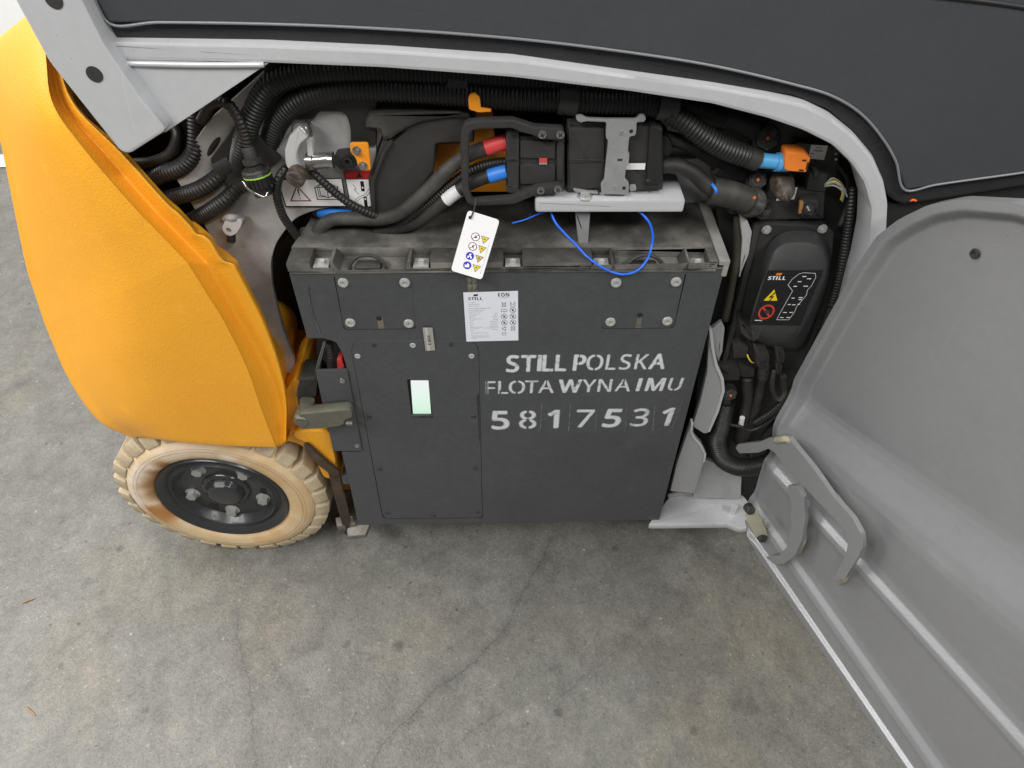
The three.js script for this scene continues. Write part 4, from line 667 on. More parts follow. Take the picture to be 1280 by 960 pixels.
// ---------------------------------------------------------------- the battery
const battery = thing('traction_battery', 'dark grey traction battery block with stencilled white lettering, standing in the open compartment', 'battery');
const bpart = (n, g, m, l) => part(n, g, m, battery, l);
{
  const cover1 = [[417, 340, 0.001], [513, 340, 0.001], [520, 411, 0.008], [430, 412, 0.008]], cover2 = [[761, 338, 0.001], [858, 336, 0.001], [842, 410, 0.008], [752, 411, 0.008]];
  const hatch = [[437, 426, 0.028], [598, 426, 0.026], [603, 647, 0.008], [479, 648, 0.016]];
  const grow = (pts, px) => { const cx = pts.reduce((a, p) => a + p[0], 0) / pts.length, cy = pts.reduce((a, p) => a + p[1], 0) / pts.length; return pts.map(([x, y, r]) => [x + Math.sign(x - cx) * px, y + Math.sign(y - cy) * px, r]); };
  const dn = (pts) => pts; // notch outline
  const front = [[361, 341], [906, 335], [824, 650], [700, 652], [453, 656], [447, 652], [438, 610], [427, 566, 0.001], [452, 566, 0.001], [434, 462], [428, 442], [420, 428], [405, 423, 0.002], [384, 423, 0.001]];
  bpart('front_panel', plate(front, 0, 0.012, { r: 0.003, bevel: 0.001, holes: [{ pts: grow(hatch, 1.1), r: 0.02 }, { pts: grow(cover1, 0.9).map(([x, y, r]) => [x, y < 380 ? 345 : y, r]), r: 0.004 }, { pts: grow(cover2, 0.9).map(([x, y, r]) => [x, y < 380 ? 342 : y, r]), r: 0.004 }] }), mat.battery);
  const p0 = at(361, 341, 0), p1 = at(906, 335, 0), b0 = at(453, 654, 0);
  bpart('case', [bx(p0.x + 0.075, p1.x - 0.002, b0.y + 0.002, p0.y - 0.002, -0.8, -0.0085, 0.002), bx(p0.x + 0.004, p0.x + 0.08, 0.682, p0.y - 0.002, -0.8, -0.0085, 0.002), bx(p0.x + 0.01, p0.x + 0.08, b0.y + 0.003, b0.y + 0.19, -0.8, -0.03, 0.002)], mat.battery);
  const cov = (name, pts, slot, screws) => {
    const c = bpart(name, plate(pts, 0.0006, 0.006, { r: 0.006, bevel: 0.0008 }), mat.battery);
    const sh = screwHead(0.0078, 0.004);
    for (const [x, y] of screws) part('screw', pin(sh, x, y, 0.0006, x * 0.7), mat.zinc, c);
    part('slot', [plate(slot, 0.0012, 0.001, { r: 0.001, bevel: 0 })], M([0.45, 0.43, 0.38], 0.5, { metalness: 0.4, map: dustMap }), c);
    const [sx, sy] = slot[0]; part('slot_hole', pin(lathe([[0, 0.0006], [0.0042, 0.0006], [0.0046, 0]], 18).rotateX(Math.PI / 2), sx + 3, sy + 1, 0.0008), mat.void, c);
  };
  cov('cover_plate', cover1, [[471, 397], [478, 397], [481, 411], [473, 411]], [[429, 353], [506, 353], [438, 403], [511, 404]]);
  cov('cover_plate', cover2, [[797, 393], [803, 393], [801, 410], [794, 410]], [[770, 353], [845, 352], [763, 402], [834, 401]]);
  const hp = bpart('service_hatch', plate(hatch, 0.0008, 0.006, { r: 0.01, bevel: 0.0008, holes: [{ pts: [[508, 474], [536, 474], [541.5, 521], [514, 521]], r: 0 }] }), mat.battery);
  const sm = screwHead(0.0048, 0.0022);
  for (const [x, y] of [[447, 445], [516, 431.5], [589.5, 445]]) part('screw', pin(sm, x, y, 0.0008, x), mat.zinc, hp);
  for (const [x, y] of [[461, 521], [592, 520.5], [474, 586], [594.5, 585], [484.5, 641], [541.5, 649], [597, 640]]) part('screw', pin(sm, x, Math.min(y, 644), 0.0008, x), mat.darkSteel, hp);
  for (const [x, y] of [[468, 431.5], [564, 430.5]]) part('rivet', pin(screwHead(0.0045, 0.0012), x, y, 0.0008), mat.darkSteel, hp);
  const glow = document.createElement('canvas'); glow.width = 32; glow.height = 64; const gk = glow.getContext('2d'), gg = gk.createLinearGradient(0, 0, 0, 64); gg.addColorStop(0, '#eef0ee'); gg.addColorStop(0.45, '#e2f3ea'); gg.addColorStop(1, '#c9f0d4'); gk.fillStyle = gg; gk.fillRect(0, 0, 32, 64);
  const gt = new THREE.CanvasTexture(glow); gt.colorSpace = THREE.SRGBColorSpace;
  const lampMat = new THREE.MeshStandardMaterial({ color: 0x222222, emissive: 0xffffff, emissiveMap: gt, emissiveIntensity: 0.95, roughness: 0.3, side: THREE.DoubleSide });
  part('indicator_light', quad([[512.5, 475.5], [535.5, 475.5], [539, 519], [516.5, 519]], -0.0045), lampMat, hp, 'lit white and green status window');
  part('window_frame', [plate([[507, 473], [513, 473], [516.5, 520.5], [512.5, 520.5]], -0.004, 0.006, { r: 0, bevel: 0.0005 }), plate([[536, 474], [538, 474], [542, 521], [540, 521]], -0.004, 0.006, { r: 0, bevel: 0.0005 })], mat.void, hp);
  part('window_sill', plate([[513, 519.5], [541, 519.5], [541.5, 522.5], [513.5, 522.5]], 0.002, 0.005, { r: 0.0005, bevel: 0.0006 }), mat.darkSteel, hp);
  // left: flanged box behind the latch, and the pocket below it
  bpart('latch_plate', [plate([[394, 464], [434, 463], [453, 564], [417, 564], [411, 540]], 0.0035, 0.006, { r: 0.002, bevel: 0.0012 })], mat.battery);
  bpart('latch_box_side', plate([[393, 466], [404, 428], [407, 428], [397, 466]], -0.004, 0.004, { r: 0.001, bevel: 0.0008 }), mat.lid);
  for (const [x, y] of [[428, 476], [446.5, 557]]) bpart('screw', pin(sm, x, y, 0.0035, x), mat.steel);
  bpart('pocket', [plate([[426, 596], [459, 595], [462, 604], [429, 606]], -0.006, 0.03, { r: 0.002, bevel: 0.002 }), plate([[428, 566], [456, 566], [459, 596], [430, 598]], -0.032, 0.01)], mat.battery);
  bpart('notch_shade_sheet', plate([[396, 424], [436, 424], [444, 472], [396, 472]], -0.05, 0.005), mat.void);  // black sheet stands in for the shaded void behind the notch
  bpart('cable_inside', conduit([[411, 428, -0.02], [413, 445, -0.016], [414, 468, -0.02]], 0.0065), mat.hoseDusty);
  bpart('terminal_cover', plate([[421, 449], [427, 449], [431, 459], [422, 463]], -0.012, 0.02, { r: 0.002 }), mat.red, 'red terminal cover');
  for (const pts of [[[385, 358, 0.0008], [389, 385, 0.0008], [400, 416, 0.0008]]]) bpart('scratch', cable(pts, 0.0009, 8), mat.lid);
  // lid: front band with recesses, top slab, clips, lifting rings
  const yb = at(0, 339, 0).y, yt = at(640, 326, 0).y, xl = at(360, 335, 0).x - 0.001, xr = at(908, 330, 0).x;
  const X = (px, py = 333) => at(px, py, 0).x;
  const shape = [[xl, yb], [xl, yt - 0.004]]; shape.push([xl + 0.006, yt]);
  const clips = [401, 526, 641, 752, 873], rings = [[428, 498], [776, 846]];
  const cuts = [...clips.map((c) => [X(c) - 0.0135, X(c) + 0.0135, yb + 0.006, 0]), ...rings.map(([a, b]) => [X(a) - 0.004, X(b) + 0.006, yb + 0.001, 0.008])].sort((a, b) => a[0] - b[0]);
  for (const [a, b, y, sl] of cuts) shape.push([a - sl, yt, 0.001], [a, y, 0.001], [b, y, 0.001], [b + sl, yt, 0.001]);
  shape.push([xr - 0.012, yt], [xr - 0.012, yb]);
  bpart('lid', [
    extrude(roundedShape(shape, 0.0015), 0.034, 0.0012).translate(0, 0, 0.002),
    (() => { // top slab with the cable opening at its left corner
      const s = roundedShape([[xl, 0.032], [xl + 0.012, 0.1], [xl + 0.02, 0.75], [xr - 0.012, 0.75], [xr - 0.012, 0.032]], 0.004), h = onY(398, 300, yt);
      const q = [[374, 306], [371, 311], [376, 313], [418, 312], [424, 300], [428, 284], [376, 284]].map(([x, y]) => { const v = onY(x, y, yt); return [v.x, -v.z]; });
      s.holes.push(roundedShape(q, 0.006)); const g = extrude(s, 0.016, 0.001); return g.rotateX(-Math.PI / 2).translate(0, yt - 0.0003, 0);
    })(),
  ], mat.lid);
  const clipG = mergeGeometries([bx(-0.011, 0.011, 0, 0.003, -0.02, 0.0015, 0.0008), lathe([[0, 0.0055], [0.003, 0.0055], [0.0045, 0.0075], [0.0055, 0.0055], [0.006, 0.003]], 20).translate(0, 0, -0.007)].map((g) => (g.index ? g.toNonIndexed() : g)));
  for (const c of clips) { const m = bpart('lid_clip', clipG, mat.zinc); m.position.set(X(c), yb + 0.006, 0); }
  for (const [a, b] of rings) {
    const c = X((a + b) / 2 - 4), r = 0.026;
    bpart('lifting_ring', tube(new THREE.CatmullRomCurve3(Array.from({ length: 13 }, (_, i) => { const t = i / 12 * Math.PI; return V(c - Math.cos(t) * r, yb + 0.001 + Math.sin(t) * 0.021, -0.002 - Math.sin(t) * 0.006); })), 0.0026, 40, 10), mat.plastic);
    bpart('recess_plug', bx(c - 0.018, c + 0.018, yb, yb + 0.006, -0.02, 0.0, 0.002), mat.dusty);
  }
  bpart('edge_strip', [bx(xr - 0.0115, xr + 0.004, yt - 0.006, yt + 0.002, -0.74, 0.0035, 0.002), bx(xr - 0.004, xr + 0.004, yb - 0.008, yt - 0.006, -0.02, 0.003, 0.002)], M([0.6, 0.6, 0.58], 0.4, { metalness: 0.45, map: grimeMap }));
  const mark = plate([[365, 341], [640, 338.5], [905, 334.5], [905, 336.5], [640, 340.5], [365, 343]], 0.002, 0.003, { r: 0, bevel: 0.0008 });
  bpart('seam_bead', mark, mat.lid);

  // lettering, sprayed through a stencil; the layout is worked out in metres on the face
  const X0 = -0.06, X1 = 0.30, Y0 = 0.68, Y1 = 0.43, K = 5200;
  const CW = Math.round((X1 - X0) * K), CH = Math.round((Y0 - Y1) * K);
  const m2 = (x, y) => { const v = at(x, y, 0); return [(v.x - X0) * K, (Y0 - v.y) * K]; };
  const letters = canvasMat(CW, CH, (k, W, H) => {
    const R = rng(17);
    const glyph = (ch, x, yt2, yb2, bold, lean, wide, alpha, gaps) => { // centre, top and bottom measured on the photograph
      const [cx, ty] = m2(x, yt2), [, by] = m2(x, yb2), h = by - ty;
      const c = document.createElement('canvas'); c.width = c.height = 256; const q = c.getContext('2d');
      q.font = '190px sans-serif'; q.textAlign = 'center'; q.fillStyle = '#fff';
      if (ch === 'I') q.fillRect(128 - 13, 57, 26, 139); else { q.fillText(ch, 128, 196); q.strokeStyle = '#fff'; q.lineJoin = 'round'; if (bold) { q.lineWidth = 6; q.strokeText(ch, 128, 196); } }
      q.globalCompositeOperation = 'destination-out';
      for (const [gx, gy, gw, gh, ga] of gaps ?? []) { q.save(); q.translate(128 + gx, 128 + gy); q.rotate(ga ?? 0); q.fillRect(-gw / 2, -gh / 2, gw, gh); q.restore(); }
      for (let i = 0; i < 26; i++) { q.fillStyle = `rgba(0,0,0,${0.1 + R() * 0.45})`; q.beginPath(); q.ellipse(40 + R() * 176, 50 + R() * 160, 4 + R() * 22, 3 + R() * 12, R() * 3, 0, 7); q.fill(); }
      for (let i = 0; i < 260; i++) { q.fillStyle = `rgba(0,0,0,${R() * 0.7})`; q.fillRect(40 + R() * 176, 50 + R() * 160, 1 + R() * 3, 1 + R() * 3); }
      k.save(); k.translate(cx, by); k.transform(1, 0, -lean, 1, 0, 0); const sc = h / 139; k.scale(sc * wide, sc);
      k.globalAlpha = alpha * 0.28; for (let i = 0; i < 8; i++) k.drawImage(c, -128 + Math.cos(i * 0.785) * 5, -196 + Math.sin(i * 0.785) * 5);
      k.globalAlpha = alpha; k.drawImage(c, -128, -196); k.restore();
      // overspray specks
      for (let i = 0; i < 36; i++) { k.fillStyle = `rgba(255,255,255,${R() * 0.25})`; k.fillRect(cx + (R() - 0.5) * h * 1.3, ty + (R() - 0.1) * h * 1.2, 2, 2); }
    };
    const bar = [[0, 0, 14, 200, 0]];
    const L1 = [['S', 640.5, 1], ['T', 660.5, 1], ['I', 674.5, 1], ['L', 684, 1], ['L', 700.5, 1], ['P', 724.5, 1, 0, [[-4, -10, 10, 200]]], ['O', 744.5, 0, 0, [[0, -66, 16, 60], [0, 66, 16, 60]]], ['L', 764, 0], ['S', 783, 0, 0], ['K', 802, 0, 0], ['A', 824, 1, 0, [[-8, 24, 10, 90]]]];
    L1.forEach(([c, x, b, , g], i) => glyph(c, x, 444 - (x - 640) * 0.011, 464 - (x - 640) * 0.02, b, 0.02, 0.9, b ? 0.92 : 0.78, g));
    const L2 = [['F', 611.5, 0, [[-20, -2, 14, 200]]], ['L', 627.5, 0, [[-14, 50, 16, 40]]], ['O', 646, 0, [[0, -66, 18, 60], [0, 66, 18, 60]]], ['T', 664.5, 0], ['A', 683, 0, [[0, -40, 12, 60]]], ['W', 713, 0.6], ['Y', 737, 0], ['N', 757, 0], ['A', 780, 0, [[0, -50, 14, 50]]], ['I', 799.5, 1], ['M', 820, 0.6], ['U', 845, 0, [[0, 66, 16, 40]]]];
    L2.forEach(([c, x, b, g]) => glyph(c, x, 476 - (x - 611) * 0.018, 492 - (x - 611) * 0.02, b >= 0.6, x > 790 ? 0.08 : 0.02, 1.02, b ? 0.88 : 0.7, g));
    const L3 = [['5', 625, 1, 0], ['8', 660, 0, 0, [[0, -66, 16, 60], [0, 0, 20, 20], [0, 66, 16, 60]]], ['1', 695, 1, 0], ['7', 731, 0, 0.05], ['5', 766, 1, 0.09], ['3', 802, 0, 0.06], ['1', 837, 1, 0.08]];
    L3.forEach(([c, x, b, l, g]) => glyph(c, x, 513.5 - (x - 625) * 0.018, 535.5 - (x - 625) * 0.02, b, l, 1.02, b ? 0.9 : 0.82, g));
    for (const [x, a] of [[677, 0.5], [712.5, 0.8], [746, 0.3], [783, 0.35], [818, 0.6]]) { const p = m2(x + 0.5, 505), q = m2(x - 2, 538); k.strokeStyle = 'rgba(255,255,255,0.9)'; for (let i = 0; i < 20; i++) { const t = i / 20; k.globalAlpha = a * (R() < 0.3 ? 0.2 : 0.4 + 0.6 * R()); k.lineWidth = 2 + R() * 2.5; k.beginPath(); k.moveTo(p[0] + (q[0] - p[0]) * t, p[1] + (q[1] - p[1]) * t); k.lineTo(p[0] + (q[0] - p[0]) * (t + 0.05), p[1] + (q[1] - p[1]) * (t + 0.05)); k.stroke(); } }
    k.globalAlpha = 0.35; k.strokeStyle = '#fff'; k.lineWidth = 2; for (const [a, b] of [[[856, 470], [852, 488]], [[853, 500], [838, 540]]]) { k.beginPath(); k.moveTo(...m2(...a)); k.lineTo(...m2(...b)); k.stroke(); }
  }, { roughness: 0.6, alpha: true, extra: { color: new THREE.Color().setRGB(0.62, 0.64, 0.66) } });
  bpart('lettering', decal([V(X0, Y0, 0.0008), V(X1, Y0, 0.0008), V(X1, Y1, 0.0008), V(X0, Y1, 0.0008)], 2), letters, 'stencilled white lettering');
  // rating label
  const label = canvasMat(768, 720, (k, W, H) => {
    k.fillStyle = '#dfe2ea'; k.fillRect(0, 0, W, H);
    still(k, 60, 112, 44, '#30333a', '#22242a'); k.save(); k.fillStyle = '#25272d'; k.font = 'bold 70px sans-serif'; k.scale(1.2, 1); k.fillRect(408, 22, 15, 52); k.fillText('ON', 436, 74); k.restore();
    k.save(); k.fillStyle = '#4a4d55'; k.font = '17px sans-serif'; k.scale(1.25, 1); k.fillText('TECHNOLOGY', 404, 96); k.restore();
    const R = rng(3), line = (x, y, w, a) => { let q = x; while (q < x + w) { const l = 6 + R() * 22; k.fillStyle = `rgba(70,74,84,${a * (0.6 + 0.4 * R())})`; k.fillRect(q, y, Math.min(l, x + w - q), 7); q += l + 5; } };
    for (const [y, w] of [[142, 110], [168, 170], [192, 150]]) line(58, y, w, 0.6);
    for (const [y, w] of [[228, 320], [252, 230], [276, 200]]) line(58, y, w, 0.65);
    [[306, 160, 40], [330, 105, 60], [352, 66, 84], [378, 190, 76], [400, 68, 64], [424, 40, 120], [448, 64, 118], [474, 36, 112], [500, 180, 130], [522, 130, 230], [546, 50, 100]].forEach(([y, a, b]) => { line(66, y, a, 0.6); line(478 - b, y - 6, b, 0.6); });
    line(74, 588, 250, 0.7); for (const [y, w] of [[622, 270], [640, 262], [658, 276], [676, 80]]) line(78, y, w, 0.45);
    k.strokeStyle = '#33363d'; k.lineWidth = 6;
    const no = (x, y) => { k.beginPath(); k.ellipse(x, y, 42, 36, 0, 0, 7); k.stroke(); k.beginPath(); k.moveTo(x - 28, y - 26); k.lineTo(x + 28, y + 26); k.stroke(); k.fillStyle = '#3b3e46'; k.beginPath(); k.ellipse(x, y, 13, 17, 0.4, 0, 7); k.fill(); };
    for (const [x, y] of [[692, 268], [566, 358], [692, 358], [566, 448], [692, 448]]) no(x, y);
    const bin = (x, y, cross) => { k.lineWidth = 5; k.strokeRect(x - 24, y - 24, 48, 50); if (cross) { k.beginPath(); k.moveTo(x - 34, y - 34); k.lineTo(x + 34, y + 34); k.moveTo(x + 34, y - 34); k.lineTo(x - 34, y + 34); k.stroke(); } };
    bin(566, 186, true); k.lineWidth = 5; k.beginPath(); k.moveTo(660, 150); k.lineTo(660, 214); k.lineTo(724, 214); k.lineTo(724, 150); k.moveTo(660, 150); k.lineTo(676, 184); k.lineTo(708, 184); k.lineTo(724, 150); k.stroke();
    k.beginPath(); k.moveTo(528, 252); k.quadraticCurveTo(548, 242, 566, 258); k.quadraticCurveTo(584, 242, 604, 252); k.lineTo(604, 288); k.quadraticCurveTo(584, 280, 566, 292); k.quadraticCurveTo(548, 280, 528, 288); k.closePath(); k.moveTo(566, 258); k.lineTo(566, 290); k.stroke();
    k.lineWidth = 12; for (let i = 0; i < 3; i++) { k.beginPath(); k.arc(566, 536, 24, i * 2.09 + 0.3, i * 2.09 + 1.8); k.stroke(); } bin(692, 534, true);
    k.fillStyle = '#33363d'; k.font = '62px sans-serif'; k.fillText('CE', 526, 636);
  }, { roughness: 0.4 });
  bpart('rating_label', quad([[579, 365.5], [647.5, 363.5], [648, 425.5], [583, 427]], 0.0012), label, 'white rating label with symbols');
  const strip1 = canvasMat(64, 200, (k, W, H) => { k.fillStyle = '#a9a89f'; k.fillRect(0, 0, W, H); k.fillStyle = 'rgba(255,255,255,0.35)'; k.fillRect(14, 0, 16, H); k.save(); k.translate(44, 150); k.rotate(-Math.PI / 2); k.fillStyle = '#2c2c2a'; k.font = 'bold 30px sans-serif'; k.fillText('E BOX', 0, 0); k.restore(); }, { roughness: 0.25, extra: { metalness: 0.3 } });
  bpart('seal_sticker', quad([[528, 409.5], [540.5, 409.5], [544, 438], [532, 438.5]], 0.0026), strip1, 'silver seal sticker across the hatch edge');
  bpart('seal_sticker', [quad([[583, 345], [596, 345], [597, 364], [584, 365]], 0.0012)], M([0.5, 0.49, 0.46], 0.3, { metalness: 0.3, map: dustMap }), 'silver seal sticker above the rating label');
}

// ---------------------------------------------------------------- the battery plug with its handle and cables
const plug = thing('battery_plug', 'black battery plug with a square pull handle and thick red and blue banded cables', 'plug');
{
  const pp = (n, g, m, l) => part(n, g, m, plug, l);
  pp('housing', [plate([[648, 170], [706, 170], [706, 238], [648, 239]], -0.05, 0.06, { r: 0.003, bevel: 0.003 }), plate([[650, 176], [694, 177], [694, 199], [650, 198]], -0.046, 0.02, { r: 0.003, bevel: 0.002 }), plate([[650, 206], [694, 206], [694, 230], [650, 231]], -0.046, 0.02, { r: 0.003, bevel: 0.002 }), plate([[696, 178], [705, 178], [704, 226], [696, 227]], -0.044, 0.02, { r: 0.003, bevel: 0.002 })], mat.plastic);
  pp('end_cap', [plate([[632, 163], [649, 163], [649, 236], [644, 240], [634, 239]], -0.044, 0.06, { r: 0.005, bevel: 0.003 }), plate([[631, 234], [649, 233], [647, 242], [634, 242]], -0.041, 0.03, { r: 0.005, bevel: 0.002 }), plate([[632, 197], [648, 197], [648, 201], [632, 201]], -0.042, 0.02, { r: 0.001, bevel: 0.001 })], mat.plastic);
  for (const [x, y] of [[643, 169], [637, 233]]) pp('end_screw', pin(screwHead(0.003, 0.0018), x, y, -0.043), mat.black);
  pp('indicator', [plate([[674, 198.5], [684, 198.5], [684, 203], [674, 203]], -0.0445, 0.004, { r: 0.0005, bevel: 0.0004 })], mat.red, 'red coding window');
  pp('indicator_sill', [plate([[674, 203.5], [684, 203.5], [684, 206], [674, 206]], -0.0442, 0.004, { r: 0.0005, bevel: 0.0004 })], mat.castZinc);
  const hz = -0.032;
  pp('handle', [plate([
    [583, 152, 0.012], [604, 150], [640, 149], [650, 152], [668, 158], [704, 160, 0.004], [706, 171, 0.004], [700, 176], [676, 175], [664, 169], [650, 166], [640, 161], [600, 162], [588, 164, 0.006],
    [586, 180], [586, 236], [590, 251, 0.004], [600, 250], [640, 247], [652, 241], [670, 234], [700, 231, 0.004], [705, 236, 0.004], [704, 241, 0.004], [694, 243], [672, 244], [655, 251], [643, 256], [610, 258], [585, 258, 0.01], [577, 238], [575, 178], [576, 160, 0.01]], hz, 0.012, { r: 0.003, bevel: 0.003 })], mat.plastic);
  const sc = crossHead(0.0056, 0.003);
  for (const [x, y, a] of [[678, 168, 0.4], [700.5, 168, 0.9], [676, 238, 0.2], [697.5, 236.5, 0.7]]) { const m = pp('handle_screw', pin(sc, x, y, hz, 0), mat.steel); const p = at(x, y, hz); part('cross_slot', [bx(-0.003, 0.003, -0.0007, 0.0007, 0.0025, 0.0034, 0.0002), bx(-0.0007, 0.0007, -0.003, 0.003, 0.0025, 0.00345, 0.0002)].map((g) => g.rotateZ(a).translate(p.x, p.y, p.z)), mat.void, m); }
  pp('cable', cable([[634, 177, -0.062], [610, 184, -0.062], [585, 194, -0.06], [560, 212, -0.057], [536, 236, -0.055], [514, 256, -0.054], [494, 269, -0.056], [470, 274, -0.063], [440, 273, -0.07], [415, 275, -0.075], [402, 283, -0.076], [397, 297, -0.078], [399, 322, -0.085]], 0.0098, 20), mat.rubber, 'thick grey cable with a red band');
  pp('colour_band', cable([[634, 177, -0.062], [622, 180, -0.062], [607, 185.3, -0.062]], 0.0106, 20), mat.red, 'red band');
  pp('cable', conduit([[636, 202, -0.064], [612, 205, -0.064], [588, 213, -0.062], [562, 232, -0.06], [536, 254, -0.06], [512, 272, -0.064], [496, 284, -0.07]], 0.0068, 0.0042), mat.hose, 'corrugated signal cable');
  pp('cable', cable([[636, 213, -0.058], [614, 219, -0.058], [590, 228, -0.056], [566, 243, -0.055], [544, 261, -0.056], [522, 277, -0.064], [498, 284, -0.072], [468, 289, -0.08]], 0.0094, 20), mat.hoseDusty, 'thick grey cable with a blue band');
  pp('colour_band', cable([[634, 214, -0.058], [624, 216.5, -0.058], [611, 220.5, -0.058]], 0.0102, 20), mat.blueTape, 'blue band');
  pp('cable_label', cable([[574, 237.6, -0.055], [566, 243, -0.0545], [557, 250, -0.0548]], 0.0099, 20), M([0.72, 0.72, 0.72], 0.35));
  pp('cable', cable([[470, 275, -0.085], [448, 272, -0.09], [428, 269, -0.09], [395, 264, -0.11]], 0.009, 20), mat.rubber);
  pp('colour_band', cable([[440, 270.5, -0.088], [425, 268, -0.088], [400, 264.5, -0.1]], 0.0097, 20), mat.blueTape, 'blue band');
}

// ---------------------------------------------------------------- hang tag, wire seal, floor litter
{
  const c = [at(588, 263.5, -0.014), at(626.5, 276, -0.01), at(600.5, 349, 0.024), at(560.5, 337.5, 0.02)];
  const g0 = c[0].clone().add(c[1]).add(c[2]).add(c[3]).multiplyScalar(0.25);
  const t = thing('hang_tag', 'white plastic hang tag with safety symbols, hanging from the plug handle', 'tag', g0.toArray());
  const vx = c[1].clone().sub(c[0]).add(c[2].clone().sub(c[3])).multiplyScalar(0.5), vy0 = c[0].clone().sub(c[3]).add(c[1].clone().sub(c[2])).multiplyScalar(0.5);
  const w = vx.length(), h = vy0.length(), ex = vx.clone().normalize(), ez = ex.clone().cross(vy0).normalize(), ey = ez.clone().cross(ex);
  const B = new THREE.Matrix4().makeBasis(ex, ey, ez);
  const s = roundedShape([[-w / 2, -h / 2], [w / 2, -h / 2], [w / 2, h / 2], [-w / 2, h / 2]], 0.005), hole = new THREE.Path(); hole.absarc(-w / 2 + 0.0055, h / 2 - 0.0085, 0.0022, 0, 7, true); s.holes.push(hole);
  const card = part('card', extrude(s, 0.0012, 0.0003).applyMatrix4(B), M([0.8, 0.8, 0.82], 0.4), t);
  const print = canvasMat(320, 640, (k, W, H) => {
    for (let i = 0; i < 4; i++) {
      const y = 230 + i * 104, x = 140;
      if (i < 2) { k.strokeStyle = '#7d3450'; k.lineWidth = 8; k.fillStyle = '#fff'; k.beginPath(); k.arc(x, y, 40, 0, 7); k.fill(); k.stroke(); k.beginPath(); k.moveTo(x + 28, y - 28); k.lineTo(x - 28, y + 28); k.stroke(); k.fillStyle = '#33303a'; k.beginPath(); k.ellipse(x + 4, y + 6, 18, 7, i, 0, 7); k.fill(); k.fillRect(x - 4, y - 22, 8, 26); }
      else { k.fillStyle = '#2b3bb4'; k.beginPath(); k.arc(x, y, 42, 0, 7); k.fill(); k.fillStyle = '#fff'; k.beginPath(); if (i === 2) { k.arc(x, y - 14, 11, 0, 7); k.fill(); k.fillRect(x - 22, y + 2, 14, 22); k.fillRect(x + 8, y + 2, 14, 22); k.fillRect(x - 12, y, 24, 10); } else { k.moveTo(x - 22, y + 26); k.lineTo(x - 26, y - 6); k.lineTo(x - 8, y + 2); k.lineTo(x - 2, y - 26); k.lineTo(x + 18, y - 12); k.lineTo(x + 24, y + 16); k.closePath(); k.fill(); } }
      k.save(); k.translate(236, y + 2); k.rotate(Math.PI); warnTri(k, 0, 0, 38, ['#e8cf4a', '#e8cf4a', '#cdb46a', '#e8cf4a'][i], '#4a4430'); k.restore(); k.fillStyle = '#3a3424'; k.beginPath(); k.ellipse(236, y - 4, 13, 6, i * 0.7, 0, 7); k.fill();
    }
    const R = rng(6); for (let y = 240; y < 590; y += 9) { k.fillStyle = `rgba(110,110,120,${0.3 + 0.3 * R()})`; if (R() > 0.15) k.fillRect(290, y, 7, 5); }
  }, { roughness: 0.4, alpha: true });
  const corner = (a, b) => V(a * (w / 2 - 0.001), b * (h / 2 - 0.001), 0.0003).applyMatrix4(B);
  part('print', decal([corner(-1, 1), corner(1, 1), corner(1, -1), corner(-1, -1)], 2), print, card);
  const hp = V(-w / 2 + 0.0055, h / 2 - 0.0085, 0).applyMatrix4(B), H = at(594, 254, -0.024).sub(g0);
  part('loop', tube(new THREE.CatmullRomCurve3([hp.clone().add(V(0, 0, -0.003)), hp.clone().add(V(0.0005, 0, 0.0025)), hp.clone().lerp(H, 0.5).add(V(0.001, 0, 0.004)), H.clone().add(V(0, 0, 0.002)), H.clone().add(V(0.001, 0.006, -0.004))]), 0.0011, 40, 8), mat.black, t);
}
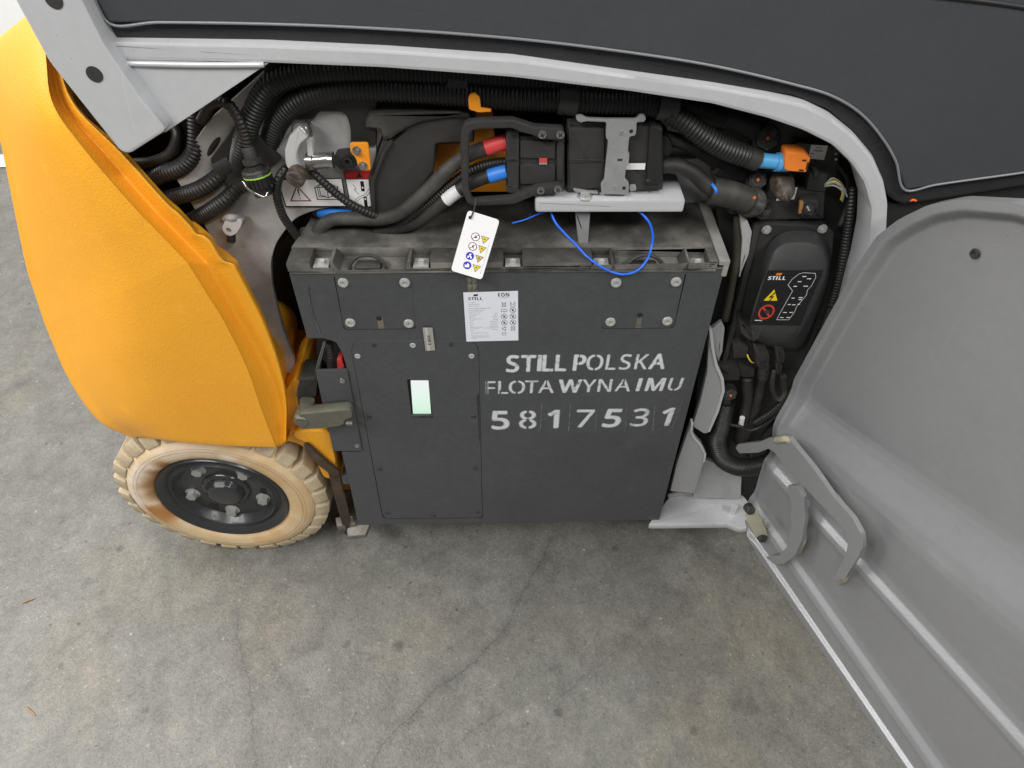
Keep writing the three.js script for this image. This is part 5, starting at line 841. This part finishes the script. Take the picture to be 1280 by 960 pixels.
{
  const p = at(735, 300, -0.03);
  const t = thing('wire_seal', 'thin bright blue wire loop hanging below the silver shelf', 'wire', p.toArray());
  const g = [cable([[640, 279, -0.03], [655, 275, -0.036], [672, 268, -0.045], [690, 262, -0.06]], 0.0011, 8), cable([[688, 264, -0.045], [694, 278, -0.036], [706, 292, -0.03], [720, 306, -0.02], [732, 319, -0.006], [746, 330, 0.006], [762, 339, 0.008], [780, 343, 0.008], [797, 338, 0.007], [808, 326, 0.0], [814, 310, -0.016], [816, 294, -0.024], [812, 279, -0.03], [803, 268, -0.036], [795, 262, -0.045]], 0.0018, 10)];
  part('loop', g.map((q) => q.translate(-p.x, -p.y, -p.z)), mat.blueWire, t);
}
for (const [x, y, a, l, lab] of [[38, 890, -0.55, 0.03, 'small brown wood splinter on the concrete, nearer the lower edge of the picture'], [36, 752, 0.5, 0.028, 'small brown wood splinter on the concrete, farther from the lower edge, towards the wheel']]) {
  const p = onY(x, y, 0), t = thing('wood_splinter', lab, 'splinter', p.toArray(), 'splinters on the floor');
  t.rotation.y = a; part('splinter', extrude(roundedShape([[-l / 2, 0.0005], [-l / 4, 0.004], [l / 4, 0.003], [l / 2, 0.0008], [l / 5, 0.0004]], 0.001), 0.003, 0.0004), M([0.3, 0.19, 0.1], 0.8), t);
}

// ---------------------------------------------------------------- ceiling lamps that light the hall, above and outside the picture
LAMPS.forEach(([x, y, z, l, w], i) => {
  const t = thing('ceiling_lamp', 'long white ceiling lamp high above ' + ['the floor in front of the counterweight', 'the floor in front of the open door', 'the far side of the truck', 'the floor behind the counterweight'][i], 'lamp', [x, y, z], 'ceiling lamps of the hall');
  t.lookAt(x * 0.35, 0, z * 0.35 - 0.1);
  part('housing', bx(-l / 2 - 0.03, l / 2 + 0.03, -w / 2 - 0.03, w / 2 + 0.03, -0.1, -0.03, 0.01), mat.white, t);
  part('diffuser', new THREE.PlaneGeometry(l, w).translate(0, 0, -0.02), new THREE.MeshStandardMaterial({ color: 0x111111, emissive: 0xfffaf0, emissiveIntensity: 2, side: THREE.DoubleSide }), t);
});
scene.traverse((o) => { if (o.isMesh) o.castShadow = o.receiveShadow = true; });
renderer.render(scene, camera);
